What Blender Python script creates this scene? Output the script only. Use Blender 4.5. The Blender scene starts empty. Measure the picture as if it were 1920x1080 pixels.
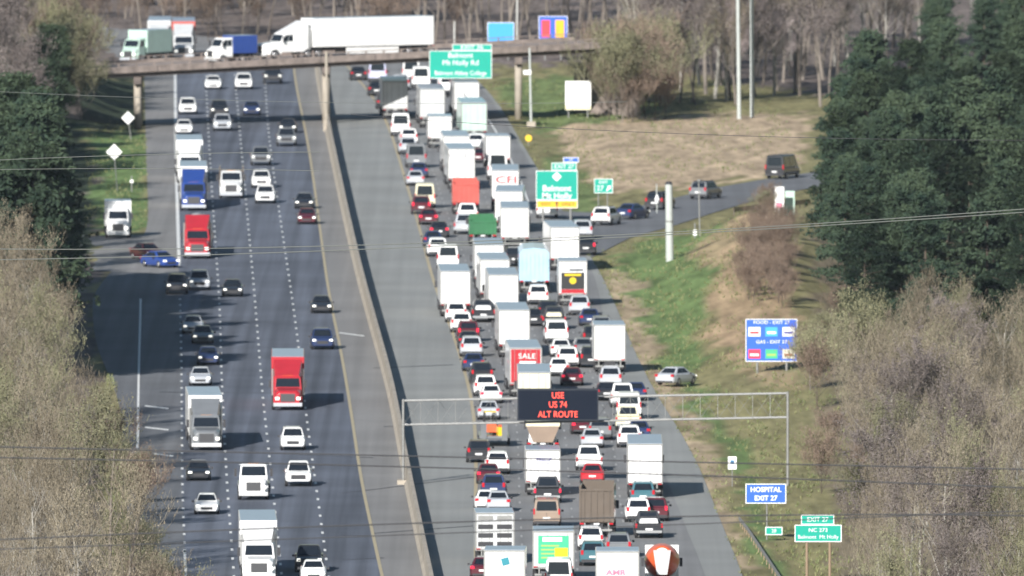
import bpy, math, random
import numpy as np
from mathutils import Vector, Matrix
R = math.radians
C = bpy.context.scene.collection
rnd = random.Random(7)

# ------------------------------------------------------------------ camera, sky, sun, exposure
F, CAMH, D0 = 44860.0, 109.0, 2280.0          # focal length in photo pixels, camera height, distance to scene origin
PITCH = math.atan(2085.0 / F)
cd = bpy.data.cameras.new('camera'); cam = bpy.data.objects.new('camera', cd); C.objects.link(cam)
cam.location = (0, -D0, CAMH); cam.rotation_euler = (math.pi/2 - PITCH, 0, 0)
cd.sensor_width = 36; cd.lens = F * 36 / 1920; cd.clip_start = 5; cd.clip_end = 60000
cd.dof.use_dof = True; cd.dof.focus_distance = 1500; cd.dof.aperture_fstop = 2.1
bpy.context.scene.camera = cam
SUNV = Vector((0.78, 2.0, -1.0)).normalized()
w = bpy.data.worlds.new('World'); bpy.context.scene.world = w; w.use_nodes = True
nt = w.node_tree; sky = nt.nodes.new('ShaderNodeTexSky'); sky.sky_type = 'NISHITA'; sky.sun_disc = False
sky.sun_elevation = math.asin(-SUNV.z); sky.sun_rotation = math.atan2(-SUNV.x, -SUNV.y)
sky.air_density = 1.6; sky.dust_density = .2; sky.ozone_density = 4.0
nt.links.new(sky.outputs[0], nt.nodes['Background'].inputs[0]); nt.nodes['Background'].inputs[1].default_value = 0.05
sl = bpy.data.lights.new('sun', 'SUN'); so = bpy.data.objects.new('sun', sl); C.objects.link(so)
sl.energy = 5.0; sl.angle = R(0.6); sl.color = (1.0, 0.965, 0.92)
so.rotation_euler = SUNV.to_track_quat('-Z', 'Y').to_euler(); so.location = (0, 0, 200)
vs = bpy.context.scene.view_settings
vs.view_transform = 'Standard'; vs.look = 'None'; vs.exposure = 0.63; vs.gamma = 1

# ------------------------------------------------------------------ picture <-> world helpers
cp, sp = math.cos(PITCH), math.sin(PITCH)
def G(px, py, z=0.0):
    u = (px-960)/F; v = (540-py)/F
    t = (z-CAMH)/(-sp+v*cp)
    return Vector((t*u, t*(cp+v*sp)-D0, z))
def S(py): return (py+1545)/CAMH               # photo pixels per metre for ground seen at that row
def V(px, py, yb):                              # point standing over ground row yb, seen at pixel px,py
    g = G(px, yb); u = (px-960)/F; v = (540-py)/F
    t = (g.y+D0)/(cp+v*sp)
    return Vector((t*u, g.y, CAMH+t*(-sp+v*cp)))
def px_at(X, Y, z=0.0):
    d = Vector((X, Y+D0, z-CAMH)); f = d.y*cp - d.z*sp; up = d.y*sp + d.z*cp
    return 960+F*d.x/f, 540-F*up/f
def interp(pl, y):
    ys = [p[1] for p in pl]; xs = [p[0] for p in pl]
    return float(np.interp(y, ys, xs))

# ------------------------------------------------------------------ materials
MATS = {}
def nodes(m): return m.node_tree.nodes, m.node_tree.links
def mat(name, col, rough=0.6, metal=0.0, emit=None, estr=1.0, coat=0.0, noise=0.0, nscale=3.0, spec=0.5):
    if name in MATS: return MATS[name]
    m = bpy.data.materials.new(name); m.use_nodes = True; MATS[name] = m
    n, l = nodes(m); b = n['Principled BSDF']
    b.inputs['Base Color'].default_value = (*col, 1); b.inputs['Roughness'].default_value = rough
    b.inputs['Metallic'].default_value = metal; b.inputs['Coat Weight'].default_value = coat
    b.inputs['Specular IOR Level'].default_value = spec
    if emit:
        b.inputs['Emission Color'].default_value = (*emit, 1); b.inputs['Emission Strength'].default_value = estr
    if noise:
        tc = n.new('ShaderNodeTexCoord'); t = n.new('ShaderNodeTexNoise'); t.inputs['Scale'].default_value = nscale
        t.inputs['Detail'].default_value = 5; l.new(tc.outputs['Object'], t.inputs['Vector'])
        mr = n.new('ShaderNodeMapRange'); mr.inputs[1].default_value = .3; mr.inputs[2].default_value = .7
        mr.inputs[3].default_value = 1-noise; mr.inputs[4].default_value = 1+noise
        l.new(t.outputs[0], mr.inputs[0])
        mx = n.new('ShaderNodeVectorMath'); mx.operation = 'SCALE'; mx.inputs[0].default_value = col
        l.new(mr.outputs[0], mx.inputs[3]); l.new(mx.outputs[0], b.inputs['Base Color'])
    return m
COL = dict(white=(.80,.80,.79), silver=(.42,.44,.47), grey=(.17,.18,.19), black=(.018,.02,.025), navy=(.02,.035,.10),
           blue=(.02,.055,.24), red=(.42,.02,.03), darkred=(.085,.01,.018), tan=(.28,.21,.16), cream=(.70,.66,.48), teal=(.05,.14,.17),
           green=(.03,.14,.06), paleblue=(.38,.56,.70), brown=(.12,.095,.075), lightgrey=(.55,.56,.56), yellow=(.75,.52,.02), orange=(.66,.11,.035),
           palered=(.50,.10,.08), lavender=(.48,.50,.66), palegreen=(.45,.60,.52))
def paint(c):
    return mat('paint_'+c, COL[c], .35, coat=.4, noise=.07, nscale=1.3)
GLASS = mat('dark_glass', (.012,.016,.022), .12, spec=.6)
RUB = mat('rubber', (.02,.02,.022), .8, noise=.2)
DARK = mat('dark_plastic', (.03,.03,.034), .6)
CHROME = mat('bright_metal', (.62,.63,.64), .3, .8)
RIM = mat('wheel_rim', (.4,.4,.42), .35, .7)
HEAD = mat('headlamp', (.85,.85,.8), .15, emit=(1,.96,.85), estr=.9)
TAIL = mat('tail_lamp', (.45,.01,.02), .25, emit=(1,.02,.05), estr=.02)
BRAKE = mat('brake_lamp', (.6,.01,.03), .25, emit=(1,.03,.08), estr=.6)
AMBER = mat('amber_lamp', (.8,.3,.03), .3)
PLATE = mat('number_plate', (.75,.75,.75), .4)
CONC = mat('concrete', (.34,.30,.245), .85, noise=.18, nscale=.5)
CONC2 = mat('bridge_concrete', (.25,.205,.18), .85, noise=.34, nscale=.9)
GALV = mat('galvanised_steel', (.27,.27,.26), .5, .4, noise=.1)
WOOD = mat('weathered_pole', (.5,.5,.47), .7, noise=.12)

# ------------------------------------------------------------------ mesh builder
class MB:
    def __init__(s): s.v = []; s.f = []
    def add(s, vs_, fs): n = len(s.v); s.v += [tuple(p) for p in vs_]; s.f += [tuple(i+n for i in f) for f in fs]; return s
    def box(s, x0, x1, y0, y1, z0, z1): 
        return s.frustum(x0, x1, y0, y1, z0, x0, x1, y0, y1, z1)
    def frustum(s, x0, x1, y0, y1, z0, a0, a1, b0, b1, z1):
        return s.add([(x0,y0,z0),(x1,y0,z0),(x1,y1,z0),(x0,y1,z0),(a0,b0,z1),(a1,b0,z1),(a1,b1,z1),(a0,b1,z1)],
                     [(0,3,2,1),(4,5,6,7),(0,1,5,4),(1,2,6,5),(2,3,7,6),(3,0,4,7)])
    def loft(s, rings, caps=True):
        n = len(rings[0]); vs_ = [p for r in rings for p in r]; fs = []
        for i in range(len(rings)-1):
            for j in range(n):
                k = (j+1) % n; fs.append((i*n+j, i*n+k, (i+1)*n+k, (i+1)*n+j))
        if caps: fs.append(tuple(range(n-1, -1, -1))); fs.append(tuple((len(rings)-1)*n+j for j in range(n)))
        return s.add(vs_, fs)
    def tube(s, pts, rad, n=8, caps=True):
        if not isinstance(rad, (list, tuple)): rad = [rad]*len(pts)
        pts = [Vector(p) for p in pts]; rings = []
        for i, p in enumerate(pts):
            d = (pts[min(i+1, len(pts)-1)]-pts[max(i-1, 0)]).normalized()
            a = d.orthogonal() if abs(d.z) > .9 else d.cross(Vector((0,0,1)))
            if abs(d.z) > .9: a = Vector((1,0,0)) - d*d.x
            a.normalize(); b = d.cross(a)
            rings.append([p+rad[i]*(a*math.cos(2*math.pi*k/n)+b*math.sin(2*math.pi*k/n)) for k in range(n)])
        return s.loft(rings, caps)
    def disc_x(s, x, y, z, r, wd, n=14):        # wheel-like cylinder with its axis along x
        rings = []
        for xx, rr in ((x-wd/2, r*.9), (x-wd*.4, r), (x+wd*.4, r), (x+wd/2, r*.9)):
            rings.append([(xx, y+rr*math.cos(2*math.pi*k/n), z+rr*math.sin(2*math.pi*k/n)) for k in range(n)])
        return s.loft(rings)
    def panel(s, q, m=(.08,.08,.1,.1), t=.015):  # slab laid just proud of face q (bl,br,tr,tl), inset by m = left,right,bottom,top
        bl, br, tr, tl = [Vector(p) for p in q]
        def P(a, b): return bl.lerp(br, a).lerp(tl.lerp(tr, a), b)
        c = [P(m[0], m[2]), P(1-m[1], m[2]), P(1-m[1], 1-m[3]), P(m[0], 1-m[3])]
        nrm = (br-bl).cross(tl-bl).normalized()
        o = [p+nrm*t for p in c]; i_ = [p-nrm*.01 for p in c]
        return s.add(i_+o, [(3,2,1,0),(4,5,6,7),(0,1,5,4),(1,2,6,5),(2,3,7,6),(3,0,4,7)])
    def build(s, name, material, parent=None, smooth=False, bevel=0):
        me = bpy.data.meshes.new(name); me.from_pydata(s.v, [], s.f); me.update()
        me.materials.append(material)
        if smooth: me.polygons.foreach_set('use_smooth', [True]*len(me.polygons))
        o = bpy.data.objects.new(name, me); C.objects.link(o)
        if parent: o.parent = parent
        if bevel:
            b = o.modifiers.new('bevel', 'BEVEL'); b.width = bevel; b.segments = 2; b.limit_method = 'ANGLE'
        return o
KIDS = {}
def tag(o, label=None, cat=None, group=None, kind=None):
    if label: o['label'] = label
    if cat: o['category'] = cat
    if group: o['group'] = group
    if kind: o['kind'] = kind
    return o
def empty(name, loc=(0,0,0), rz=0.0):
    o = bpy.data.objects.new(name, None); C.objects.link(o); o.location = loc; o.rotation_euler = (0,0,rz); o.empty_display_size = .3
    return o
def copy_tree(o, parent=None):
    c = o.copy(); C.objects.link(c)
    if parent: c.parent = parent
    for ch in [k for k in CH.get(o.name, [])]: copy_tree(ch, c)
    return c
CH = {}
def index_children(root):
    for o in list(root.children_recursive)+[root]: CH[o.name] = list(o.children)

def text(body, size, loc, material, parent, rot=(math.pi/2,0,0), name='lettering', bold=.0, xs=1.0, depth=.004):
    cu = bpy.data.curves.new('t', 'FONT'); cu.body = body; cu.size = size; cu.align_x = 'CENTER'; cu.align_y = 'CENTER'
    cu.extrude = depth; cu.offset = bold; cu.resolution_u = 3
    t = bpy.data.objects.new('t', cu); C.objects.link(t)
    dg = bpy.context.evaluated_depsgraph_get(); me = bpy.data.meshes.new_from_object(t.evaluated_get(dg))
    bpy.data.objects.remove(t); me.name = name; me.materials.clear(); me.materials.append(material)
    if xs != 1: me.transform(Matrix.Diagonal((xs,1,1,1)))
    o = bpy.data.objects.new(name, me); C.objects.link(o); o.parent = parent; o.location = loc; o.rotation_euler = rot
    return o
WHITE = mat('sign_white', (.85,.85,.83), .5)
BLACKP = mat('sign_black', (.02,.02,.02), .5)

#==SETTING==
# ------------------------------------------------------------------ ground and roads
YEL_L = [(548,110),(552,150),(566,210),(583,300),(600,430),(617,555),(637,645),(655,750),(677,900),(715,1075),(770,1300),(850,1600)]
BAR   = [(592,110),(600,150),(612,230),(633,330),(652,420),(680,540),(708,640),(737,745),(763,890),(803,1080),(850,1300),(920,1600)]
YEL_R = [(620,100),(680,150),(725,220),(755,320),(785,420),(815,540),(845,610),(870,690),(888,760),(893,850),(891,1000),(893,1080),(905,1300),(930,1600)]
EDGE_R= [(830,100),(905,150),(940,200),(985,280),(1030,350),(1068,420),(1110,480),(1150,560),(1190,660),(1230,740),(1290,830),(1322,900),(1352,980),(1395,1080),(1450,1300),(1500,1600)]
L1 = [(328,100),(330,300),(336,500),(340,660),(342,930),(349,1080),(365,1300),(385,1600)]
L2 = [(385,120),(389,220),(400,400),(412,570),(415,700),(425,900),(438,1070),(455,1300),(480,1600)]
L3 = [(438,120),(450,250),(463,395),(478,560),(492,740),(510,900),(528,1080),(552,1300),(590,1600)]
L4 = [(495,120),(503,250),(521,380),(548,560),(560,650),(574,779),(591,900),(616,1080),(650,1300),(700,1600)]
SHL = [(270,120),(274,300),(280,430),(262,480),(175,512),(172,620),(190,680),(225,740),(235,900),(245,1080),(255,1300),(262,1600)]
C1 = [(640,120),(690,160),(742,230),(795,400),(830,480),(865,600),(905,700),(925,800),(925,900),(925,1080),(940,1300),(970,1600)]
C2 = [(700,120),(745,150),(800,210),(860,330),(878,400),(920,500),(960,620),(1000,720),(1017,800),(1020,900),(1038,1080),(1045,1300),(1080,1600)]
C3 = [(770,120),(820,150),(880,220),(945,350),(968,430),(1005,540),(1045,640),(1078,720),(1105,820),(1115,930),(1130,1080),(1150,1300),(1190,1600)]
C4 = [(1028,400),(1060,490),(1078,560),(1110,620),(1140,680),(1165,740),(1205,880),(1210,960),(1245,1080),(1270,1300),(1300,1600)]
def sm(pl, y):                                   # smoothed polyline (average of neighbours removes kinks)
    return sum(interp(pl, y+d) for d in (-50,-30,-15,0,15,30,50))/7
ROWS = list(range(112, 1600, 8))
def strip(name, le, ri, material, z, rows=ROWS, kind='structure', nx=1, off=(0,0)):
    mb = MB(); vs_ = []; uv = []
    for y in rows:
        a = G(sm(le, y), y); b = G(sm(ri, y), y); a.x += off[0]; b.x += off[1]
        for k in range(nx+1):
            p = a.lerp(b, k/nx); vs_.append((p.x, p.y, z))
    fs = []
    for i in range(len(rows)-1):
        for k in range(nx):
            a = i*(nx+1)+k; fs.append((a, a+nx+1, a+nx+2, a+1))
    mb.add(vs_, fs); o = mb.build(name, material); o['kind'] = kind
    return o
def asphalt(name, col, var=.2, streak=.34):
    m = bpy.data.materials.new(name); m.use_nodes = True; n, l = nodes(m); b = n['Principled BSDF']
    tc = n.new('ShaderNodeTexCoord'); mp = n.new('ShaderNodeMapping'); mp.inputs['Scale'].default_value = (1.1, .006, 1)
    mp.inputs['Rotation'].default_value = (0,0,-.016)
    t = n.new('ShaderNodeTexNoise'); t.inputs['Scale'].default_value = .8; t.inputs['Detail'].default_value = 3
    l.new(tc.outputs['Object'], mp.inputs[0]); l.new(mp.outputs[0], t.inputs['Vector'])
    t2 = n.new('ShaderNodeTexNoise'); t2.inputs['Scale'].default_value = .06; t2.inputs['Detail'].default_value = 9; l.new(tc.outputs['Object'], t2.inputs['Vector'])
    def rng(src, a):
        mr = n.new('ShaderNodeMapRange'); mr.inputs[1].default_value = .3; mr.inputs[2].default_value = .7
        mr.inputs[3].default_value = 1-a; mr.inputs[4].default_value = 1+a; l.new(src, mr.inputs[0]); return mr.outputs[0]
    mu = n.new('ShaderNodeMath'); mu.operation = 'MULTIPLY'; l.new(rng(t.outputs[0], streak), mu.inputs[0]); l.new(rng(t2.outputs[0], var), mu.inputs[1])
    sc = n.new('ShaderNodeVectorMath'); sc.operation = 'SCALE'; sc.inputs[0].default_value = col; l.new(mu.outputs[0], sc.inputs[3])
    l.new(sc.outputs[0], b.inputs['Base Color']); b.inputs['Roughness'].default_value = .85; b.inputs['Specular IOR Level'].default_value = .25
    return m
ASP = asphalt('asphalt_dark', (.105,.117,.145)); ASPL = asphalt('asphalt_shoulder', (.215,.21,.205), .12, .12)
ASPJ = asphalt('asphalt_worn', (.21,.21,.21), .15, .15); MARK = mat('road_paint_white', (.72,.72,.70), .6, noise=.15); MARKY = mat('road_paint_yellow', (.42,.35,.22), .6, noise=.15)

def poly_w(pts): return [tuple(G(x, y)[:2]) for x, y in pts]
def inside(X, Y, poly):
    r = np.zeros(X.shape, bool); n = len(poly)
    for i in range(n):
        x0, y0 = poly[i]; x1, y1 = poly[(i+1) % n]
        c = ((y0 > Y) != (y1 > Y)); r ^= c & (X < (x1-x0)*(Y-y0)/(y1-y0+1e-12)+x0)
    return r
BUMPS = [((1440,560), 7.5, 75, 3.2), ((1500,480), 11, 60, 2.6), ((1560,700), 10, 90, 1.8), ((1400,450), 5, 25, 1.2), ((60,700), 8, 160, 1.5), ((60,200), 9, 90, 4.0)]
BUMPS = [(G(*p), a, b, h) for p, a, b, h in BUMPS]
def height(X, Y):
    h = np.zeros(np.shape(X))
    for c, a, b, hh in BUMPS: h = h + hh*np.exp(-((X-c.x)/a)**2-((Y-c.y)/b)**2)
    return h
GRID = {}
def make_ground():
    xs = np.concatenate([[-20000,-6000,-2000,-600,-250,-140], np.arange(-100, 100.1, 1.0), [140,250,600,2000,6000,20000]])
    ys = np.concatenate([[-6000,-3000,-2000,-1400,-1000], np.arange(-800, 960, 5.0), [1000,1100,1400,2500,6000,20000]])
    X, Y = np.meshgrid(xs, ys); 
    er = np.array([G(sm(EDGE_R, y), y)[:] for y in ROWS]); el = np.array([G(sm(SHL, y), y)[:] for y in ROWS])
    o = np.argsort(er[:,1]); XR = np.interp(Y, er[o,1], er[o,0]); o = np.argsort(el[:,1]); XL = np.interp(Y, el[o,1], el[o,0])
    d = np.maximum(XL-X, X-XR)                     # distance outside the paved corridor
    rp = inside(X, Y, poly_w([(1040,380),(1600,290),(1600,420),(1060,500)]))
    k = np.clip((d-1)/5, 0, 1)*(~rp)
    Z = -.06 + height(X, Y)*k - .35*np.exp(-((d-4.5)/2.2)**2)*(~rp)*(X > 0)
    rs = np.random.RandomState(3)
    def fbm(sx, sy):
        from numpy import sin
        v = 0
        for i in range(7):
            a, b, p, q = rs.uniform(.5,1.6)/sx, rs.uniform(.5,1.6)/sy, rs.uniform(0,6.3), rs.uniform(-1,1)
            v = v + sin(a*X*6.28+b*Y*6.28*q+p)*sin(b*Y*6.28-p)
        return v/3
    n1, n2 = fbm(9, 60), fbm(4, 25)
    Z = Z + .10*n2*k
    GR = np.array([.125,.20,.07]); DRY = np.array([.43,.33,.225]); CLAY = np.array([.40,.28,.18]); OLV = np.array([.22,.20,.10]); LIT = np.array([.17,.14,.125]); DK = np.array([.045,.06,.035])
    col = np.zeros(X.shape+(3,)); col[:] = OLV
    def put(pts, c, a=1.0, wob=2.0):
        m = inside(X+n1*wob*.6, Y+n2*wob*8, poly_w(pts)); col[m] = col[m]*(1-a)+c*a
    put([(-400,-60),(2400,-60),(2400,300),(1560,180),(1000,140),(-400,140)], LIT)
    put([(-600,300),(180,300),(180,1600),(-600,1600)], LIT); put([(1540,500),(2700,500),(2700,1600),(1600,1600),(1480,700)], np.array([.20,.165,.11]))
    put([(920,120),(1180,120),(1560,180),(1560,360),(1060,420),(960,220)], OLV)
    put([(930,150),(1180,130),(1240,200),(1090,240),(1000,250)], GR, .7)
    put([(1070,232),(1300,215),(1520,215),(1500,320),(1400,335),(1250,352),(1130,355),(1085,300),(1040,250)], DRY)
    put([(1020,290),(1060,290),(1120,350),(1130,400),(1060,410)], GR, .7)
    put([(1140,480),(1200,440),(1330,418),(1500,400),(1540,600),(1560,1100),(1450,1600),(1390,1080),(1300,850),(1190,650)], OLV)
    put([(1140,500),(1200,450),(1330,430),(1400,470),(1330,560),(1300,700),(1400,850),(1480,1100),(1450,1300),(1395,900),(1330,800),(1230,640)], GR, .85)
    put([(1150,500),(1190,520),(1230,660),(1330,830),(1360,900),(1400,1100),(1380,1080),(1290,850),(1180,660),(1140,560)], DRY, .85)
    put([(1290,500),(1380,430),(1480,440),(1490,620),(1400,700),(1330,640),(1340,560)], CLAY, .75)
    put([(1330,640),(1400,640),(1490,700),(1500,760),(1410,730)], CLAY, .5)
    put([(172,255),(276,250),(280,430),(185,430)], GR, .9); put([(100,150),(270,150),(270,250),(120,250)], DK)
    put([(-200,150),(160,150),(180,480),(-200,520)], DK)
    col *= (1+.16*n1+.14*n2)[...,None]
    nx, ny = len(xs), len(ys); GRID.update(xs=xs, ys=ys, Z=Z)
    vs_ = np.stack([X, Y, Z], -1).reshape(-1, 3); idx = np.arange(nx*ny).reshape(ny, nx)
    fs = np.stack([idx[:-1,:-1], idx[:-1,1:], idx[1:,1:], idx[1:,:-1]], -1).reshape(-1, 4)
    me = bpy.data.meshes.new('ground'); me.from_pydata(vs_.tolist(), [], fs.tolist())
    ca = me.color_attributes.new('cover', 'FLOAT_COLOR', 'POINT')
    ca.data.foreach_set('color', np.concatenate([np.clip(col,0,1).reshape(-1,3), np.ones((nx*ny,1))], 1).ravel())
    me.polygons.foreach_set('use_smooth', [True]*len(me.polygons))
    m = bpy.data.materials.new('ground_cover'); m.use_nodes = True; n, l = nodes(m); b = n['Principled BSDF']
    at = n.new('ShaderNodeVertexColor'); at.layer_name = 'cover'; tc = n.new('ShaderNodeTexCoord')
    t = n.new('ShaderNodeTexNoise'); t.inputs['Scale'].default_value = .9; t.inputs['Detail'].default_value = 6
    mp = n.new('ShaderNodeMapping'); mp.inputs['Scale'].default_value = (1,.12,1); l.new(tc.outputs['Object'], mp.inputs[0]); l.new(mp.outputs[0], t.inputs['Vector'])
    mr = n.new('ShaderNodeMapRange'); mr.inputs[1].default_value = .3; mr.inputs[2].default_value = .7; mr.inputs[3].default_value = .7; mr.inputs[4].default_value = 1.3
    l.new(t.outputs[0], mr.inputs[0]); sc = n.new('ShaderNodeVectorMath'); sc.operation = 'SCALE'; l.new(at.outputs[0], sc.inputs[0]); l.new(mr.outputs[0], sc.inputs[3])
    l.new(sc.outputs[0], b.inputs['Base Color']); b.inputs['Roughness'].default_value = .95; b.inputs['Specular IOR Level'].default_value = .1
    me.materials.append(m); g = bpy.data.objects.new('ground', me); C.objects.link(g); g['kind'] = 'structure'
make_ground()
def ground_z(p):
    return float(height(np.array(p.x), np.array(p.y)))
# paved sheets, 4 mm apart and more
strip('road', L1, BAR, ASPL, -.012)
strip('road', SHL, [(x+3, y) for x, y in L1], ASPL, -.016, rows=[r for r in ROWS if r < 500]); strip('road', SHL, [(x+3, y) for x, y in L1], asphalt('asphalt_slip', (.135,.14,.15), .15, .2), -.016, rows=[r for r in ROWS if r > 487]); strip('road', BAR, EDGE_R, asphalt('asphalt_wide_shoulder', (.26,.265,.255), .10, .08), -.012)
strip('road', L1, YEL_L, ASP, .0); strip('road', YEL_R, [(x-(8 if y < 500 else 70*min(1,(y-500)/200)), y) for x, y in EDGE_R], ASPJ, .0)
def sheet(name, pts, material, z):
    # filled outline in row order: pts = list of (xleft, xright, row)
    le = [(a, y) for a, b, y in pts]; ri = [(b, y) for a, b, y in pts]; rows = np.linspace(pts[0][2], pts[-1][2], 40)
    vs_ = []; 
    for y in rows:
        a, b = G(interp(le, y), y), G(interp(ri, y), y)
        for k in range(9): p = a.lerp(b, k/8); vs_.append((p.x, p.y, z))
    fs = [(i*9+k, i*9+9+k, i*9+10+k, i*9+k+1) for i in range(39) for k in range(8)]
    o = MB().add(vs_, fs).build(name, material); o['kind'] = 'structure'; return o
def ribbon(name, up, lo, material, z, kind='structure'):      # between two pixel polylines with the same x stations
    vs_ = []; n = len(up)
    for (a, b) in zip(up, lo): p, q = G(*a), G(*b); vs_ += [(p.x,p.y,z),(q.x,q.y,z)]
    o = MB().add(vs_, [(2*i, 2*i+1, 2*i+3, 2*i+2) for i in range(n-1)]).build(name, material); o['kind'] = kind; return o
RAMP_U = [(1010,385),(1060,396),(1110,398),(1180,390),(1260,372),(1340,352),(1420,338),(1500,326),(1640,305),(1800,285)]
RAMP_L = [(1010,440),(1060,455),(1110,482),(1180,446),(1260,424),(1340,398),(1420,374),(1500,356),(1640,335),(1800,312)]
ribbon('ramp', RAMP_U, RAMP_L, asphalt('asphalt_ramp', (.15,.155,.165), .15, .1), -.004)
ribbon('ramp', [(-200,430),(0,436),(90,440),(190,442),(280,440),(330,446)], [(-200,500),(0,505),(90,506),(190,508),(280,512),(336,520)], ASPL, .004)
ribbon('ramp', [(-300,35),(-60,38),(120,45),(330,62),(560,88),(800,110),(920,125)], [(-300,70),(-60,85),(120,100),(250,112),(330,116),(560,118),(800,120)], ASPJ, -.02)

def dashes(name, pl, rows, wpx=.16, length=3.05, period=12.2, material=MARK, z=.009, phase=0.0, label=None):
    y0, y1 = G(0, rows[1]).y, G(0, rows[0]).y
    tab = [(G(sm(pl, r), r)) for r in range(int(rows[0]), int(rows[1])+1, 6)]
    ty = np.array([p.y for p in tab])[::-1]; tx = np.array([p.x for p in tab])[::-1]
    mb = MB(); y = y0+phase
    while y < y1:
        e = min(y+length, y1); k = max(1, int((e-y)/8))
        for i in range(k):
            a, b = y+(e-y)*i/k, y+(e-y)*(i+1)/k; xa, xb = np.interp(a, ty, tx), np.interp(b, ty, tx)
            mb.add([(xa-wpx/2,a,z),(xa+wpx/2,a,z),(xb+wpx/2,b,z),(xb-wpx/2,b,z)], [(0,1,2,3)])
        y += period
    o = mb.build(name, material); o['kind'] = 'structure'; return o
for pl, r0, r1 in ((L1,560,1040),(L2,115,1600),(L3,115,1600),(L4,115,1600)): dashes('lane_marking', pl, (r0, r1), .20, phase=rnd.random()*9)
dashes('lane_marking', L1, (115,498), .34, 40, 40); dashes('lane_marking', [(264,560),(260,700),(258,840)], (560,840), .2, 40, 40)
dashes('lane_marking', [(345,1030),(350,1090),(356,1600)], (1030,1590), .22, 40, 40)
dashes('edge_line', YEL_L, (115,1590), .26, 40, 40, MARKY); dashes('edge_line', YEL_R, (115,1590), .30, 40, 40, MARKY)
MARKO = mat('road_paint_worn', (.36,.36,.35), .7, noise=.3)
def mid(a, b): return [((interp(a, y)+interp(b, y))/2, y) for y in range(120, 1600, 20)]
dashes('lane_marking', mid(C1, C2), (130,1590), .14, phase=3, material=MARKO); dashes('lane_marking', mid(C2, C3), (130,1590), .14, phase=6, material=MARKO)
dashes('lane_marking', [p for p in mid(C3, C4) if p[1] > 440], (470,1590), .14, material=MARKO); pass
dashes('edge_line', [(x+38, y) for x, y in C3 if y < 470], (130,400), .2, 40, 40)
mb = MB()
for x0, x1, y0, y1 in ((272,316,761,766),(272,316,801,806),(289,325,851,855)):
    p, q = G(x0, y0), G(x1, y1); mb.add([(p.x,p.y-1.2,.009),(q.x,q.y-1.2,.009),(q.x,q.y+.9,.009),(p.x,p.y+.9,.009)], [(0,1,2,3)])
p, q = G(636,624), G(683,630); mb.add([(p.x,p.y-1,.009),(q.x,q.y-1,.009),(q.x,q.y+1,.009),(p.x,p.y+1,.009)], [(0,1,2,3)])
mb.build('road_bars', MARK)['kind'] = 'structure'
mb = MB()                                                       # ramp merge line
pts = [G(288,466), G(305,473), G(320,483), G(331,497)]
for a, b in zip(pts, pts[1:]): mb.add([(a.x-.15,a.y,.012),(a.x+.15,a.y,.012),(b.x+.15,b.y,.012),(b.x-.15,b.y,.012)], [(0,1,2,3)])
mb.build('lane_marking', MARK)['kind'] = 'structure'
# tar seams across the carriageways
mb = MB()
for (x0, y0, x1, y1) in ((640,925,900,893),(560,853,700,858),(400,602,520,604),(700,1000,900,985),(350,497,480,500),(300,735,520,737),(690,1005,640,1003),(560,470,690,474),(640,1050,720,1046),(700,690,850,684),(720,800,890,792),(380,330,540,331)):
    p, q = G(x0, y0), G(x1, y1); mb.add([(p.x,p.y-.35,.005),(q.x,q.y-.35,.005),(q.x,q.y+.35,.005),(p.x,p.y+.35,.005)], [(0,1,2,3)])
mb.build('tar_seam', mat('tar', (.035,.035,.04), .7))['kind'] = 'structure'

# median barrier
rings = []
for y in list(range(1590, 112, -12)):
    p = G(sm(BAR, y), y)
    rings.append([(p.x+a, p.y, b) for a, b in ((-.42,-.03),(-.42,.09),(-.22,.36),(-.15,1.3),(.15,1.3),(.22,.36),(.42,.09),(.42,-.03))])
b = MB().loft(rings).build('median_barrier', CONC)
tag(b, 'long tan concrete barrier dividing the two carriageways', 'barrier')

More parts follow.
